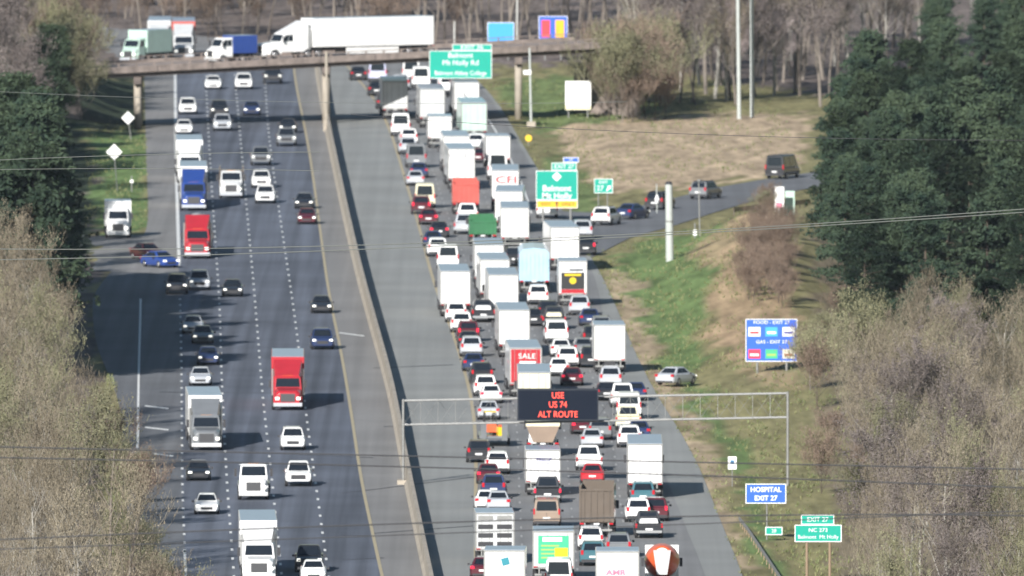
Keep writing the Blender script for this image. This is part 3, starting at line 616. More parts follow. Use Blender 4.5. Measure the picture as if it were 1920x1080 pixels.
JAM = [ # queue, seen from behind
 ('sedan',672,151,'black','black car farthest up the first lane under the bridge'),
 ('van',709,155,'lavender','pale lilac-grey van under the bridge'),
 ('sedan',706,180,'black','dark sedan right behind the pale lilac-grey van'),
 ('van',771,153,'white','white van under the bridge left of the green sign'),
 ('van',790,166,'white','white van following another white van under the bridge'),
 ('van',840,178,'white','tall narrow white van just below the green bridge sign',dict(H=2.7)),
 ('sedan',722,205,'black','dark sedan left of the grey trailer near the bridge'),
 ('van',752,256,'white','white van with two dark rear panes near the bridge shadow'),
 ('suv',766,273,'white','white SUV close behind the white van near the bridge shadow'),
 ('suv',765,290,'silver','silver SUV behind the white SUV in the first lane, upper part'),
 ('van',780,315,'grey','dark grey van in the first lane, left of the big white trailer'),
 ('sedan',785,334,'navy','navy sedan behind the dark grey van in the first lane'),
 ('sedan',779,349,'silver','silver sedan just ahead of the cream van'),
 ('suv',893,283,'white','white SUV squeezed between white trucks in the third row from top'),
 ('sedan',897,306,'darkred','dark red sedan between the two columns of white trucks'),
 ('van',933,338,'white','narrow white van right behind a white box truck, upper third lane',dict(H=2.7)),
 ('van',797,391,'cream','cream van ahead of two dark red cars in the first lane'),
 ('suv',790,402,'darkred','upper dark red SUV behind the cream van',dict(brake=True)),
 ('sedan',804,422,'darkred','lower dark red sedan of two behind the cream van',dict(brake=True)),
 ('pickup',877,420,'white','white pickup right behind the red open trailer'),
 ('sedan',824,446,'black','black car with brake lights left of the green trailer',dict(brake=True)),
 ('suv',820,482,'white','upper white SUV beside the green trailer, first lane'),
 ('van',841,506,'white','white van on the yellow line behind a white SUV',dict(H=2.2)),
 ('pickup',872,440,'silver','silver pickup just left of the green trailer'),
 ('pickup',1026,410,'white','white pickup under the Belmont sign'),
 ('suv',1092,448,'silver','silver SUV right of the white trailer at the exit'),
 ('suv',1098,479,'black','black SUV with brake lights right of the white trailer at the exit',dict(brake=True)),
 ('suv',1010,572,'white','white SUV directly behind the pale blue tipper trailer'),
 ('suv',1088,592,'silver','silver SUV behind the truck with the black and gold picture'),
 ('sedan',1106,612,'navy','navy sedan ahead of the tall white truck in the exit lane'),
 ('suv',856,605,'white','upper of two white SUVs behind the white trailer in the first lane'),
 ('suv',866,624,'white','lower of two white SUVs behind the white trailer in the first lane'),
 ('pickup',906,605,'black','black pickup carrying a white load between lanes',dict(load='white')),
 ('suv',878,641,'darkred','dark red SUV in the first lane beside the tall white trailer',dict(brake=True)),
 ('suv',884,670,'silver','silver SUV in the first lane above a row of dark cars'),
 ('sedan',879,655,'black','black sedan between a dark red SUV and a silver SUV'),
 ('sedan',888,697,'navy','navy sedan behind the silver SUV in the first lane'),
 ('suv',903,720,'black','black SUV with a white plate ahead of two white cars in the first lane'),
 ('suv',910,744,'white','white SUV just above the overhead truss, first lane'),
 ('sedan',921,757,'white','white sedan with lit brake lights at the overhead truss',dict(brake=True)),
 ('sedan',916,788,'silver','silver sedan behind the truss rails left of the message board'),
 ('pickup',1040,618,'black','black pickup with a white load in the third lane',dict(load='cream')),
 ('van',1043,645,'white','white van behind the black pickup in the third lane',dict(H=2.0)),
 ('sedan',1052,670,'white','white sedan behind the white van in the third lane'),
 ('suv',1064,690,'white','white SUV in the third lane above the red lit car'),
 ('sedan',1049,706,'white','white sedan left of the car with bright red lamps'),
 ('sedan',1073,724,'darkred','dark red car with bright lamps just above the message board',dict(brake=True)),
 ('suv',1112,650,'black','black SUV along the left side of the tall white truck in the exit lane'),
 ('suv',1146,728,'silver','silver SUV behind the tall white truck in the exit lane'),
 ('sedan',1138,752,'black','black sedan right of the message board top corner'),
 ('pickup',1168,765,'white','white pickup ahead of the white van right of the message board'),
 ('van',1180,787,'white','white van at the truss right of the message board',dict(H=2.1)),
 ('sedan',1092,815,'darkred','dark red sedan under the lower right of the message board',dict(brake=True)),
 ('sedan',1110,841,'silver','silver sedan in the third lane below the message board'),
 ('suv',1125,826,'grey','grey SUV ahead of the silver sedan below the message board'),
 ('pickup',1178,808,'cream','cream pickup just below the truss in the exit lane'),
 ('sedan',1198,826,'navy','navy sedan ahead of the long white trailer in the exit lane'),
 ('suv',1180,840,'white','white SUV at the left front of the long white exit lane trailer'),
 ('pickup',1104,884,'white','white pickup ahead of a red car in the third lane'),
 ('sedan',1111,908,'red','small bright red car ahead of the brown dump truck'),
 ('suv',898,868,'black','black SUV behind the yellow forklift trailer',dict(roofc='brown')),
 ('suv',932,890,'white','white SUV with a dark rear window left of the lettered trailer'),
 ('sedan',916,908,'darkred','dark red sedan behind the white SUV in the first lane',dict(brake=True)),
 ('suv',926,934,'navy','navy SUV ahead of the white sedan in the first lane'),
 ('sedan',912,958,'white','white sedan ahead of the grey slatted trailer'),
 ('sedan',934,960,'silver','silver sedan beside the white sedan ahead of the slatted trailer'),
 ('pickup',1027,944,'black','black pickup behind the lettered white trailer',dict(brake=True)),
 ('van',1026,990,'tan','tan van behind a black pickup in the second lane',dict(H=2.1)),
 ('suv',1108,1033,'white','white SUV behind the brown dump truck'),
 ('suv',1112,1062,'teal','dark teal SUV between the white SUV and the box truck with pink letters'),
 ('suv',1206,948,'teal','teal SUV behind the long white trailer in the exit lane'),
 ('suv',1196,980,'white','white SUV lower right with a dark rear window'),
 ('suv',1230,978,'darkred','dark red SUV with lit lamps beside a white SUV, lower right',dict(brake=True)),
 ('pickup',1216,1010,'black','black pickup with a white load ahead of the concrete mixer',dict(load='white')),
 ('sedan',906,1086,'darkred','dark red car at the bottom edge left of the box truck with a teal badge',dict(brake=True)),
 ('van',1048,1112,'white','white van at the bottom edge behind the grey refuse truck'),
 ('suv',1108,690,'black','black SUV above the silver SUV at the left edge of the exit lane'),
 ('sedan',1094,668,'grey','dark grey sedan left of the tall exit lane truck, beside the white van'),
 ('suv',1028,602,'black','black SUV just ahead of the black pickup with the white load'),
 ('pickup',916,300,'grey','grey pickup hidden between two white trucks, upper third lane'),
 ('sedan',812,464,'navy','navy sedan between the braking black car and the upper white SUV'),
 ('suv',965,500,'black','black SUV squeezed between the three white trailers and the tipper',),
 ('suv',1128,632,'grey','grey SUV behind the navy sedan beside the tall exit lane truck'),
 ('suv',1093,797,'black','black SUV peeking out at the lower right of the message board'),
 ('sedan',1192,752,'navy','navy sedan at the right edge of the exit lane above the truss'),
 ('suv',742,192,'white','white SUV left of the pale semi in the bridge shadow'),
 ('suv',822,163,'silver','silver SUV just left of the tall narrow van under the sign'),
 ('van',866,168,'white','white van hard against the tall narrow van under the sign'),
 ('suv',752,170,'silver','silver SUV between the first white van and the pale semi under the bridge'),
 ('sedan',1000,612,'black','black sedan between the tall plain trailer and the third lane pickup'),
 ('suv',1160,1046,'grey','grey SUV between the white SUV and the concrete mixer near the bottom'),
]
for t in JAM: vehicle(*t[:5], group='cars and vans queued in the jammed lanes', **(t[5] if len(t) > 5 else {}))
JT = [
 ('semi',742,224,'grey',"grey semi trailer, first large one below the bridge",dict(box='lightgrey')),
 ('semi',811,240,'white','pale semi trailer in the second lane near the bridge',dict(box='lightgrey',H=4.1)),
 ('semi',875,226,'white','white semi trailer under the green bridge sign',{}),
 ('semi',887,266,'teal','grey-green semi trailer behind the white one under the bridge sign',dict(box='palegreen')),
 ('box_truck',825,278,'white','white box truck in the second lane above the largest white trailer',dict(H=3.3)),
 ('semi',855,331,'white','white semi trailer half hidden by the lettered one in the second lane',{}),
 ('box_truck',932,318,'white','white box truck in the third lane right of two white trailers',dict(H=3.4)),
 ('semi',960,437,'white','middle white trailer between the red lettered one and the lowest one',dict(H=3.95)),
 ('semi',968,468,'cream','cream edged white trailer just left of the Belmont sign',dict(H=3.9)),
 ('dump_truck',873,402,'red','red open topped truck in the second lane',dict(box='palered',H=3.1)),
 ('dump_truck',905,462,'green','green low sided truck in the second lane',dict(box='green',H=2.5)),
 ('semi',853,594,'white','lone large white trailer in the first lane',dict(H=4.0,box='white',brake=False)),
 ('semi',918,543,'white','rearmost seen of three white trailers nose to tail, roof tinted with sky reflection',dict(H=4.02)),
 ('semi',926,572,'white','middle of three white trailers nose to tail in the second lane',dict(H=4.03)),
 ('semi',943,601,'silver','nearest of three white trailers nose to tail in the second lane',dict(H=4.0)),
 ('semi',1003,550,'white','pale blue tipper trailer with a domed cover in the third lane',dict(box='paleblue',body='tipper')),
 ('semi',1053,508,'white','tall white trailer entering the exit lane, roof tinted with sky reflection',dict(H=4.0,box='white',doorc='white')),
 ('semi',963,671,'white','tall plain white trailer in the second lane, middle of the jam',dict(H=4.06)),
 ('semi',1003,789,'white','cream and white truck directly above the message board',dict(H=3.9,doorc='cream')),
 ('box_truck',1143,699,'white','tall white truck with a roof tinted by sky reflection in the exit lane',dict(H=4.0,L=10.0,W=2.6)),
 ('semi',1210,934,'white','long white trailer casting a wide shadow in the exit lane',dict(H=4.1)),
 ('dump_truck',1018,856,'white','tan hopper truck with a white rim right below the message board',dict(box='tan',H=2.7,funnel=True)),
 ('dump_truck',1122,1008,'brown','brown dump truck with a ribbed tailgate',dict(box='brown',H=3.7)),
 ('mixer',1242,1120,'white','white and orange concrete mixer truck in the lower right corner of the queue',{}),
]
for t in JT: vehicle(*t[:5], group='trucks queued in the jammed lanes', **t[5])
GJ = 'trucks queued in the jammed lanes'
REDT = mat('red_letter', (.7,.05,.06), .5); BLUT = mat('blue_letter', (.06,.06,.25), .5); GRYT = mat('grey_letter', (.25,.25,.27), .5); TEALT = mat('teal_badge', (.02,.22,.28), .5)
def rear(o, L, dy=-.05): return -L/2+dy
o = vehicle('semi',863,356,'white','largest white trailer with small grey lettering high on its doors', group=GJ, unique=True)
text('h w B', .8, (-.3, rear(o,21), 3.3), GRYT, o)
o = vehicle('semi',950,396,'white','white trailer with red letters on its doors', group=GJ, unique=True, H=3.95)
text('CFI', .95, (.1, rear(o,21), 3.0), REDT, o, xs=1.5, bold=.02)
o = vehicle('box_truck',1074,574,'white','white truck with a black and gold picture and red band on its back', group=GJ, unique=True, H=4.0, L=9.0, W=2.5)
pn = MB().box(-1.0, 1.0, -4.545, -4.5, 1.5, 2.95).build('picture_panel', BLACKP, o)
m = MB(); m.loft([[(.3*math.cos(a)*k, y, 2.25+.3*math.sin(a)) for a in [i*math.pi/6 for i in range(12)] for k in (1,)] for y in (-4.56, -4.546)]); m.build('gold_disc', paint('yellow'), pn)
MB().box(-.7, .7, -4.56, -4.546, 2.66, 2.84).build('gold_stripe', paint('yellow'), pn); MB().box(-1.0, 1.0, -4.56, -4.5, 1.15, 1.48).build('red_band', paint('red'), o)
MB().box(-.3, .9, -4.56, -4.5, 3.08, 3.3).build('grey_stripe', paint('grey'), o)
o = vehicle('semi',983,745,'white','trailer with red painted doors and a grey roof above the message board', group=GJ, unique=True, doorc='red')
text('SALE', .6, (.1, rear(o,21,-.06), 3.35), WHITE, o, xs=1.1); MB().box(-.5,.8,-10.56,-10.5,2.7,2.95).build('white_stripe', paint('white'), o)
o = vehicle('box_truck',1017,930,'white','white trailer with a small blue line of lettering below the message board', group=GJ, unique=True, H=3.5, L=9, W=2.6, brake=False)
text('TRSC-P', .30, (.05, rear(o,9,-.06), 2.75), BLUT, o, xs=1.2, bold=.01); MB().box(-.75,.7,-4.56,-4.5,2.42,2.46).build('blue_line', BLUT, o)
o = vehicle('box_truck',926,1058,'grey','grey trailer with slatted open panels on its back', group=GJ, unique=True, box='lightgrey', H=3.7, L=9, W=2.75)
for s in (-1, 1):
    for k in range(4): MB().box(s*.66-.52, s*.66+.52, -4.57, -4.5, 1.3+k*.62, 1.62+k*.62).build('slot', DARK if k < 3 else GALV, o)
o = vehicle('box_truck',948,1124,'white','white box truck with a teal diamond badge at the bottom edge', group=GJ, unique=True, H=3.45, L=8, W=2.85)
MB().add([(-.12,-4.06,2.35),(.36,-4.06,2.48),(.25,-4.06,2.98),(-.25,-4.06,2.84),(-.12,-4.03,2.35),(.36,-4.03,2.48),(.25,-4.03,2.98),(-.25,-4.03,2.84)], [(0,1,2,3),(7,6,5,4),(0,4,5,1),(1,5,6,2),(2,6,7,3),(3,7,4,0)]).build('badge', TEALT, o)
o = vehicle('box_truck',1038,1092,'grey','grey refuse truck with a green and yellow poster on its back', group=GJ, unique=True, box='lightgrey', H=3.65, L=9, W=2.9)
po = MB().box(-1.05, 1.05, -4.56, -4.5, 1.35, 3.3).build('poster', mat('poster_green', (.04,.42,.22), .5, noise=.1), o)
MB().box(-.75, .6, -4.575, -4.562, 2.9, 3.2).build('poster_stripe', WHITE, po)
for k in range(4): MB().box(-.85, .1+.1*k, -4.575, -4.562, 1.7+k*.28, 1.82+k*.28).build('poster_line', mat('poster_pale', (.32,.68,.12), .5), po)
MB().box(.1, 1.0, -4.58, -4.562, 1.4, 2.45).build('poster_patch', paint('yellow'), po)
o = vehicle('box_truck',1158,1126,'white','white box truck with a row of pink letters at the bottom edge', group=GJ, unique=True, H=3.45, L=8, W=3.0)
text('AMR', .5, (-.1, rear(o,8,-.06), 1.95), mat('pink_letter', (.65,.2,.3), .5), o, xs=1.3, bold=.02)
# trailer with forklift in the first lane
p = G(926, 838)
vehicle('equip_trailer', 926, 838, 'grey', 'low grey trailer under the yellow forklift', group='trailers in the jam')
def forklift():
    r = empty('forklift', (p.x-.35, p.y+3.0, .85), .1); tag(r, 'yellow and orange forklift riding on a low trailer', 'forklift')
    MB().box(-.55,.55,-1.0,.8,.35,1.05).build('body', paint('yellow'), r, bevel=.06); MB().frustum(-.55,.55,-1.3,-.95,.3,-.45,.45,-1.2,-.95,1.1).build('counterweight', paint('orange'), r, bevel=.05)
    m = MB()
    for x in (-.5,.5):
        for y in (-.7,.7): m = MB(); m.tube([(x,y,1.0),(x*.9,y*.8,2.0)], .04, 6); m.build('cage_post', DARK, r)
    MB().box(-.5,.5,-.6,.6,2.0,2.07).build('cage_roof', paint('yellow'), r)
    m = MB()
    for x in (-.35,.35): m.box(x-.06,x+.06,.85,.97,.1,1.9)
    m.build('mast', DARK, r)
    for x in (-.2,.2): MB().box(x-.05,x+.05,.97,1.9,.12,.17).build('fork', DARK, r)
    MB().box(-.25,.25,-.5,0,1.05,1.2).build('seat', DARK, r); wheels(r, 1.15, (-.7,.6), .3, .22)
forklift()
def crate():
    r = empty('equipment_crate', (p.x+.7, p.y+1.4, .85), .2); tag(r, 'small yellow engine unit with an orange lid at the back of a low trailer', 'equipment')
    MB().box(-.4,.4,-.5,.5,0,.8).build('housing', paint('yellow'), r, bevel=.05); MB().box(-.3,.3,-.4,.4,.8,1.0).build('cover', paint('orange'), r, bevel=.04)
crate()
# slip road, shoulder and bridge traffic
GE = 'cars on the exit ramp'
def place(kind, px, py, c, label, heading, group, **kw): 
    g = G(px, py); vehicle(kind, 0, 0, c, label, pos=g, rz=heading, group=group, **kw)
place('suv',1137,421,'white','white SUV starting up the exit ramp', -.28, GE)
place('sedan',1186,410,'navy','navy sedan following up the exit ramp behind the white SUV', -.42, GE)
place('suv',1238,392,'black','black SUV on the exit ramp partly hidden by the thick steel pole', -.3, GE)
place('suv',1323,372,'grey','dark grey SUV halfway up the exit ramp', -.35, GE, roofc='black')
place('van',1468,334,'black','black van at the far end of the exit ramp by the evergreens', -.35, GE)
place('sedan',1268,721,'silver','silver car stopped on the right shoulder', -.45, 'cars stopped on the shoulder')
GB = 'vehicles crossing the bridge'
A_, ax_, L_, th_, z0_, z1_ = BR
vehicle('semi',0,0,'white','long white semi truck crossing the bridge to the left', pos=on_bridge(640, 3.2), rz=th_+math.pi/2, group=GB, H=4.1, unique=True).scale = (1.12,1.12,1.12)
vehicle('box_truck',0,0,'white','white truck with a blue cargo box leading the white semi across the bridge', pos=on_bridge(432, 3.0), rz=th_+math.pi/2, group=GB, box='blue', H=2.9, L=5.6, W=2.2)
GF = 'trucks beyond the bridge'
vehicle('semi',297,112,'lightgrey','tall grey-white semi beyond the left end of the bridge', front=True, group=GF, box='lightgrey', rz=0, H=4.2)
vehicle('semi',342,112,'lightgrey','pale semi with a red roof fairing beyond the bridge', front=True, group=GF, rz=0, box='palered', H=4.1)
vehicle('box_truck',240,118,'palegreen','pale green truck beyond the left end of the bridge', front=True, group=GF, rz=-.5, H=3.6)
#==SIGNS==
# ------------------------------------------------------------------ signs, gantry, poles, wires
GREEN = mat('sign_green', (.0,.32,.235), .4, noise=.04); BLUE = mat('sign_blue', (.03,.12,.62), .4, noise=.04); ORG = mat('sign_amber', (.85,.42,.02), .45)
def sign_panel(root, px0, px1, py0, py1, yb, material, border=True, name='panel', dy=0.0):
    a, b = V(px0, py1, yb), V(px1, py0, yb); rl = root.location
    x0, x1, z0, z1 = a.x-rl.x, b.x-rl.x, a.z-rl.z, b.z-rl.z; y = a.y-rl.y+dy
    p_ = MB().box(x0, x1, y-.04, y+.04, z0, z1).build(name, material, root)
    if border:
        t = .06; m = MB(); m.box(x0, x1, y-.055, y-.041, z0, z0+t); m.box(x0, x1, y-.055, y-.041, z1-t, z1); m.box(x0, x0+t, y-.055, y-.041, z0+t, z1-t); m.box(x1-t, x1, y-.055, y-.041, z0+t, z1-t)
        m.build('border', WHITE, p_)
    return p_, x0, x1, y, z0, z1
def posts(root, pxs, ytop, yb, r=.07, mat_=GALV, zb=-.3, dy=.12):
    for px, py in pxs:
        g = V(px, ytop, yb); x = g.x-root.location.x
        MB().tube([(x, g.y-root.location.y+dy, zb-root.location.z), (x, g.y-root.location.y+dy, g.z-root.location.z)], r, 8).build('post', mat_, root)
def sroot(name, px, yb, label, z=0): 
    g = G(px, yb); r = empty(name, (g.x, g.y, z)); return tag(r, label, 'road sign')
# sign on the bridge face
g = G(863, 216); r = sroot('guide_sign', 863, 238, 'wide green guide sign fixed to the face of the bridge')
p_, x0, x1, y, z0, z1 = sign_panel(r, 805, 922, 95, 147, 238, GREEN)
text('Belmont', .85, ((x0+x1)/2, y-.06, z1-.55), WHITE, p_); text('Mt Holly Rd', .85, ((x0+x1)/2, y-.06, z1-1.4), WHITE, p_); text('Belmont Abbey College', .72, ((x0+x1)/2, y-.06, z0+.6), WHITE, p_, xs=.86)
p_, x0, x1, y, z0, z1 = sign_panel(r, 848, 922, 83, 94.6, 238, GREEN, name='exit_tab'); text('EXIT 26', .6, ((x0+x1)/2, y-.06, (z0+z1)/2), WHITE, p_, xs=1.3)
posts(r, [(815,0),(863,0),(912,0)], 95, 238, .06, zb=6.0)
m = MB(); a = V(815,118,238); b = V(912,118,238)
for q in (a, b): m.box(q.x-r.location.x-.06, q.x-r.location.x+.06, .1, (G(863,233).y-r.location.y)+2.2, q.z-.06, q.z+.06)
m.build('bracket', GALV, r)
# Belmont sign
r = sroot('guide_sign', 1045, 413, 'tall green Belmont guide sign with an amber EXIT ONLY band')
p_, x0, x1, y, z0, z1 = sign_panel(r, 1005, 1083, 320, 375, 413, GREEN)
cx = (x0+x1)/2; text('Belmont', .88, (cx, y-.06, z0+1.2), WHITE, p_, bold=.01); text('Mt Holly', .88, (cx, y-.06, z0+.42), WHITE, p_, bold=.01)
s_ = .5; zz = z1-.62; MB().add([(cx-s_,y-.06,zz),(cx,y-.06,zz-s_),(cx+s_,y-.06,zz),(cx,y-.06,zz+s_),(cx-s_,y-.042,zz),(cx,y-.042,zz-s_),(cx+s_,y-.042,zz),(cx,y-.042,zz+s_)], [(0,1,2,3),(7,6,5,4),(0,4,5,1),(1,5,6,2),(2,6,7,3),(3,7,4,0)]).build('route_shield', WHITE, p_)
text('273', .36, (cx, y-.066, zz), BLACKP, p_)
p_, x0, x1, y, z0, z1 = sign_panel(r, 1006, 1083, 375.6, 390, 413, ORG, name='exit_only_band'); text('EXIT', .5, (x0+1.0, y-.06, (z0+z1)/2), BLACKP, p_); text('ONLY', .5, (x1-1.0, y-.06, (z0+z1)/2), BLACKP, p_)
zc = (z0+z1)/2; MB().add([(cx-.07,y-.06,zc-.3),(cx+.07,y-.06,zc-.3),(cx+.07,y-.06,zc+.05),(cx+.2,y-.06,zc+.05),(cx,y-.06,zc+.32),(cx-.2,y-.06,zc+.05),(cx-.07,y-.06,zc+.05)], [(0,1,2,3,4,5,6)]).build('arrow', BLACKP, p_)
p_, x0, x1, y, z0, z1 = sign_panel(r, 1034, 1081, 305, 319.6, 413, GREEN, name='exit_tab'); text('EXIT 27', .62, ((x0+x1)/2, y-.06, (z0+z1)/2), WHITE, p_)
p_, x0, x1, y, z0, z1 = sign_panel(r, 1056, 1085, 295, 304.6, 413, BLUE, name='blue_tab'); text('H', .45, ((x0+x1)/2, y-.06, (z0+z1)/2), WHITE, p_)
posts(r, [(1018,0),(1070,0)], 318, 413, .12)
# gore exit sign
r = sroot('exit_sign', 1132, 393, 'small green exit 27 sign on two thin posts at the ramp')
p_, x0, x1, y, z0, z1 = sign_panel(r, 1114, 1149, 335, 362, 393, GREEN); text('EXIT', .42, ((x0+x1)/2, y-.06, z1-.38), WHITE, p_, xs=1.1); text('27', .75, ((x0+x1)/2-.35, y-.06, z0+.5), WHITE, p_)
ax0 = (x0+x1)/2+.55; zc = z0+.5; MB().add([(ax0-.28,y-.06,zc-.22),(ax0-.18,y-.06,zc-.32),(ax0+.1,y-.06,zc-.02),(ax0+.2,y-.06,zc-.12),(ax0+.25,y-.06,zc+.3),(ax0-.17,y-.06,zc+.25),(ax0-.05,y-.06,zc+.12)], [(0,1,2,3,4,5,6)]).build('arrow', WHITE, p_)
posts(r, [(1122,0),(1139,0)], 337, 393, .06)
# logo board
r = sroot('services_sign', 1447, 722, 'big blue services board with six coloured panels on two posts')
p_, x0, x1, y, z0, z1 = sign_panel(r, 1398, 1495, 598, 678, 722, BLUE)
w_ = x1-x0; h_ = z1-z0
text('FOOD - EXIT 27', .42, (x0+w_/2, y-.06, z1-.32), WHITE, p_, xs=1.1); text('GAS - EXIT 27', .42, (x0+w_/2, y-.06, z0+h_*.46), WHITE, p_, xs=1.1)
lc = [(.7,.7,.72),(.05,.35,.45),(.75,.75,.78),(.65,.04,.08),(.05,.40,.20),(.62,.58,.5)]
for i in range(6):
    c0 = x0+w_*(.17+.33*(i % 3)); zc = z0+h_*(.70 if i < 3 else .18)
    f_ = MB().box(c0-.55, c0+.55, y-.06, y-.041, zc-.42, zc+.42).build('logo_panel', mat('logo_%d' % i, lc[i], .5), p_)
    MB().box(c0-.4, c0+.4, y-.07, y-.061, zc-.18, zc+.02).build('logo_stripe', [REDT, WHITE, BLUT, WHITE, mat('logo_green2', (.3,.6,.1), .5), mat('logo_brown', (.3,.1,.06), .5)][i], f_)
posts(r, [(1420,0),(1475,0)], 600, 722, .11)
# hospital
r = sroot('hospital_sign', 1436, 1005, 'blue HOSPITAL sign on a single post with a small green plate')
p_, x0, x1, y, z0, z1 = sign_panel(r, 1398, 1474, 907, 944, 1005, BLUE); text('HOSPITAL', .55, ((x0+x1)/2, y-.06, z1-.48), WHITE, p_, bold=.012); text('EXIT 27', .55, ((x0+x1)/2, y-.06, z0+.42), WHITE, p_, bold=.012)
p_, x0, x1, y, z0, z1 = sign_panel(r, 1435, 1467, 988, 1003, 1005, GREEN, name='mile_plate'); text('28', .4, ((x0+x1)/2, y-.06, (z0+z1)/2), WHITE, p_)
posts(r, [(1438,0)], 910, 1005, .06)
# lower green guide sign
r = sroot('guide_sign', 1534, 1090, 'low green guide sign with a small tab, among the bare trees at lower right')
p_, x0, x1, y, z0, z1 = sign_panel(r, 1490, 1578, 984, 1016, 1090, GREEN); text('NC 273', .42, ((x0+x1)/2, y-.06, z1-.42), WHITE, p_, xs=1.1); text('Belmont  Mt Holly', .42, ((x0+x1)/2, y-.06, z0+.38), WHITE, p_)
p_, x0, x1, y, z0, z1 = sign_panel(r, 1502, 1564, 965, 983.6, 1090, GREEN, name='exit_tab'); text('EXIT 27', .5, ((x0+x1)/2, y-.06, (z0+z1)/2), WHITE, p_)
posts(r, [(1513,0),(1556,0)], 984, 1090, .11, mat('wood_post', (.25,.18,.12), .8))
# small white sign
r = sroot('small_sign', 1373, 908, 'small white rectangular sign with a dark mark on the right verge')
p_, x0, x1, y, z0, z1 = sign_panel(r, 1365, 1381, 856, 880, 908, WHITE, border=False); MB().box(x0+.2, x1-.2, y-.055, y-.04, z0+.45, z1-.3).build('mark', mat('mark_blue', (.03,.15,.3), .5), p_)
posts(r, [(1373,0)], 860, 908, .04)
# white board beyond the field
r = sroot('billboard', 1084, 219, 'white board standing on the grass by the bridge pier'); r['category'] = 'billboard'
p_, x0, x1, y, z0, z1 = sign_panel(r, 1060, 1108, 152, 206, 219, WHITE, border=False); 
m = MB()
for k in range(4): m.box(x0+.6, x1-.6, y-.055, y-.041, z0+.9+k*.5, z0+1.1+k*.5)
m.build('faded_print', mat('faded', (.55,.62,.60), .6), p_); MB().box(x0, x1, y-.06, y-.041, z0, z0+.5).build('lower_band', paint('cream'), p_)
posts(r, [(1066,0),(1102,0)], 160, 219, .09)
# signs beyond the bridge
r = sroot('blue_sign', 939, 112, 'pale blue sign rising behind the bridge railing'); sign_panel(r, 914, 964, 42, 84, 112, mat('sign_paleblue', (.05,.33,.75), .4)); posts(r, [(925,0),(953,0)], 60, 112, .1)
r = sroot('services_sign', 1036, 112, 'blue sign with red and yellow panels rising behind the bridge railing'); p_, x0, x1, y, z0, z1 = sign_panel(r, 1010, 1064, 30, 88, 112, BLUE)
MB().box(x0+.35, x0+1.4, y-.06, y-.041, z0+1.2, z1-.5).build('red_panel', REDT, p_); MB().box(x1-1.5, x1-.4, y-.06, y-.041, z0+1.2, z1-.5).build('yellow_panel', ORG, p_); posts(r, [(1022,0),(1052,0)], 60, 112, .1)
# diamonds on the left verge
def diamond(px, py, yb, s, label):
    r = sroot('warning_sign', px+6, yb, label); c = V(px, py, yb); x = c.x-r.location.x; z = c.z
    m = MB(); m.add([(x-s,-.02,z),(x,-.02,z-s),(x+s,-.02,z),(x,-.02,z+s),(x-s,.02,z),(x,.02,z-s),(x+s,.02,z),(x,.02,z+s)], [(0,1,2,3),(7,6,5,4),(0,4,5,1),(1,5,6,2),(2,6,7,3),(3,7,4,0)]); m.build('panel', mat('bare_aluminium', (.8,.8,.78), .5), r)
    MB().tube([(0,.06,-.2),(x,.06,z)], .05, 8).build('post', GALV, r)
diamond(214, 285, 356, .88, 'larger white diamond sign on the green verge'); diamond(240, 221, 262, .75, 'smaller white diamond sign close to the left bridge pier')
for px, y0, y1, lab in ((247,330,358,'short white marker post on the green verge'),(1303,418,470,'thin grey post with a small pale box below the exit ramp')):
    pp = empty('marker_post', G(px, y1)); tag(pp, lab, 'post'); hgt = (y1-y0)/S(y1)
    MB().tube([(0,0,-.1),(0,0,hgt)], .07, 8).build('shaft', GALV, pp); MB().box(-.18,.18,-.16,.16,hgt*.55,hgt*.75).build('box', WHITE, pp)
for px, ya, yb, c, lab in ((1461,350,412,'white','white and pink board at the top of the exit ramp'),(1481,358,410,'palegreen','pale green board behind the white board at the top of the ramp')):
    r = sroot('ramp_sign', px, yb, lab); p_, x0, x1, y, z0, z1 = sign_panel(r, px-9, px+9, ya, ya+46, yb, paint(c), border=False)
    MB().box(x0+.2,x1-.2,y-.06,y-.041,z0+.3,z0+.9).build('lower_mark', mat('pink_letter', (.65,.2,.3), .5) if c == 'white' else GREEN, p_); posts(r, [(px,0)], ya+5, yb, .07)
yb_ = sroot('warning_beacon', 991, 272, 'small yellow round sign by the far right shoulder'); c = V(991, 259, 272)
m = MB(); m.tube([(c.x-yb_.location.x,-.03,c.z),(c.x-yb_.location.x,.03,c.z)], .38, 14); m.build('disc', mat('yellow_sign', (.8,.5,.02), .5), yb_); MB().tube([(0,.08,-.1),(0,.08,c.z)], .04, 6).build('post', GALV, yb_)

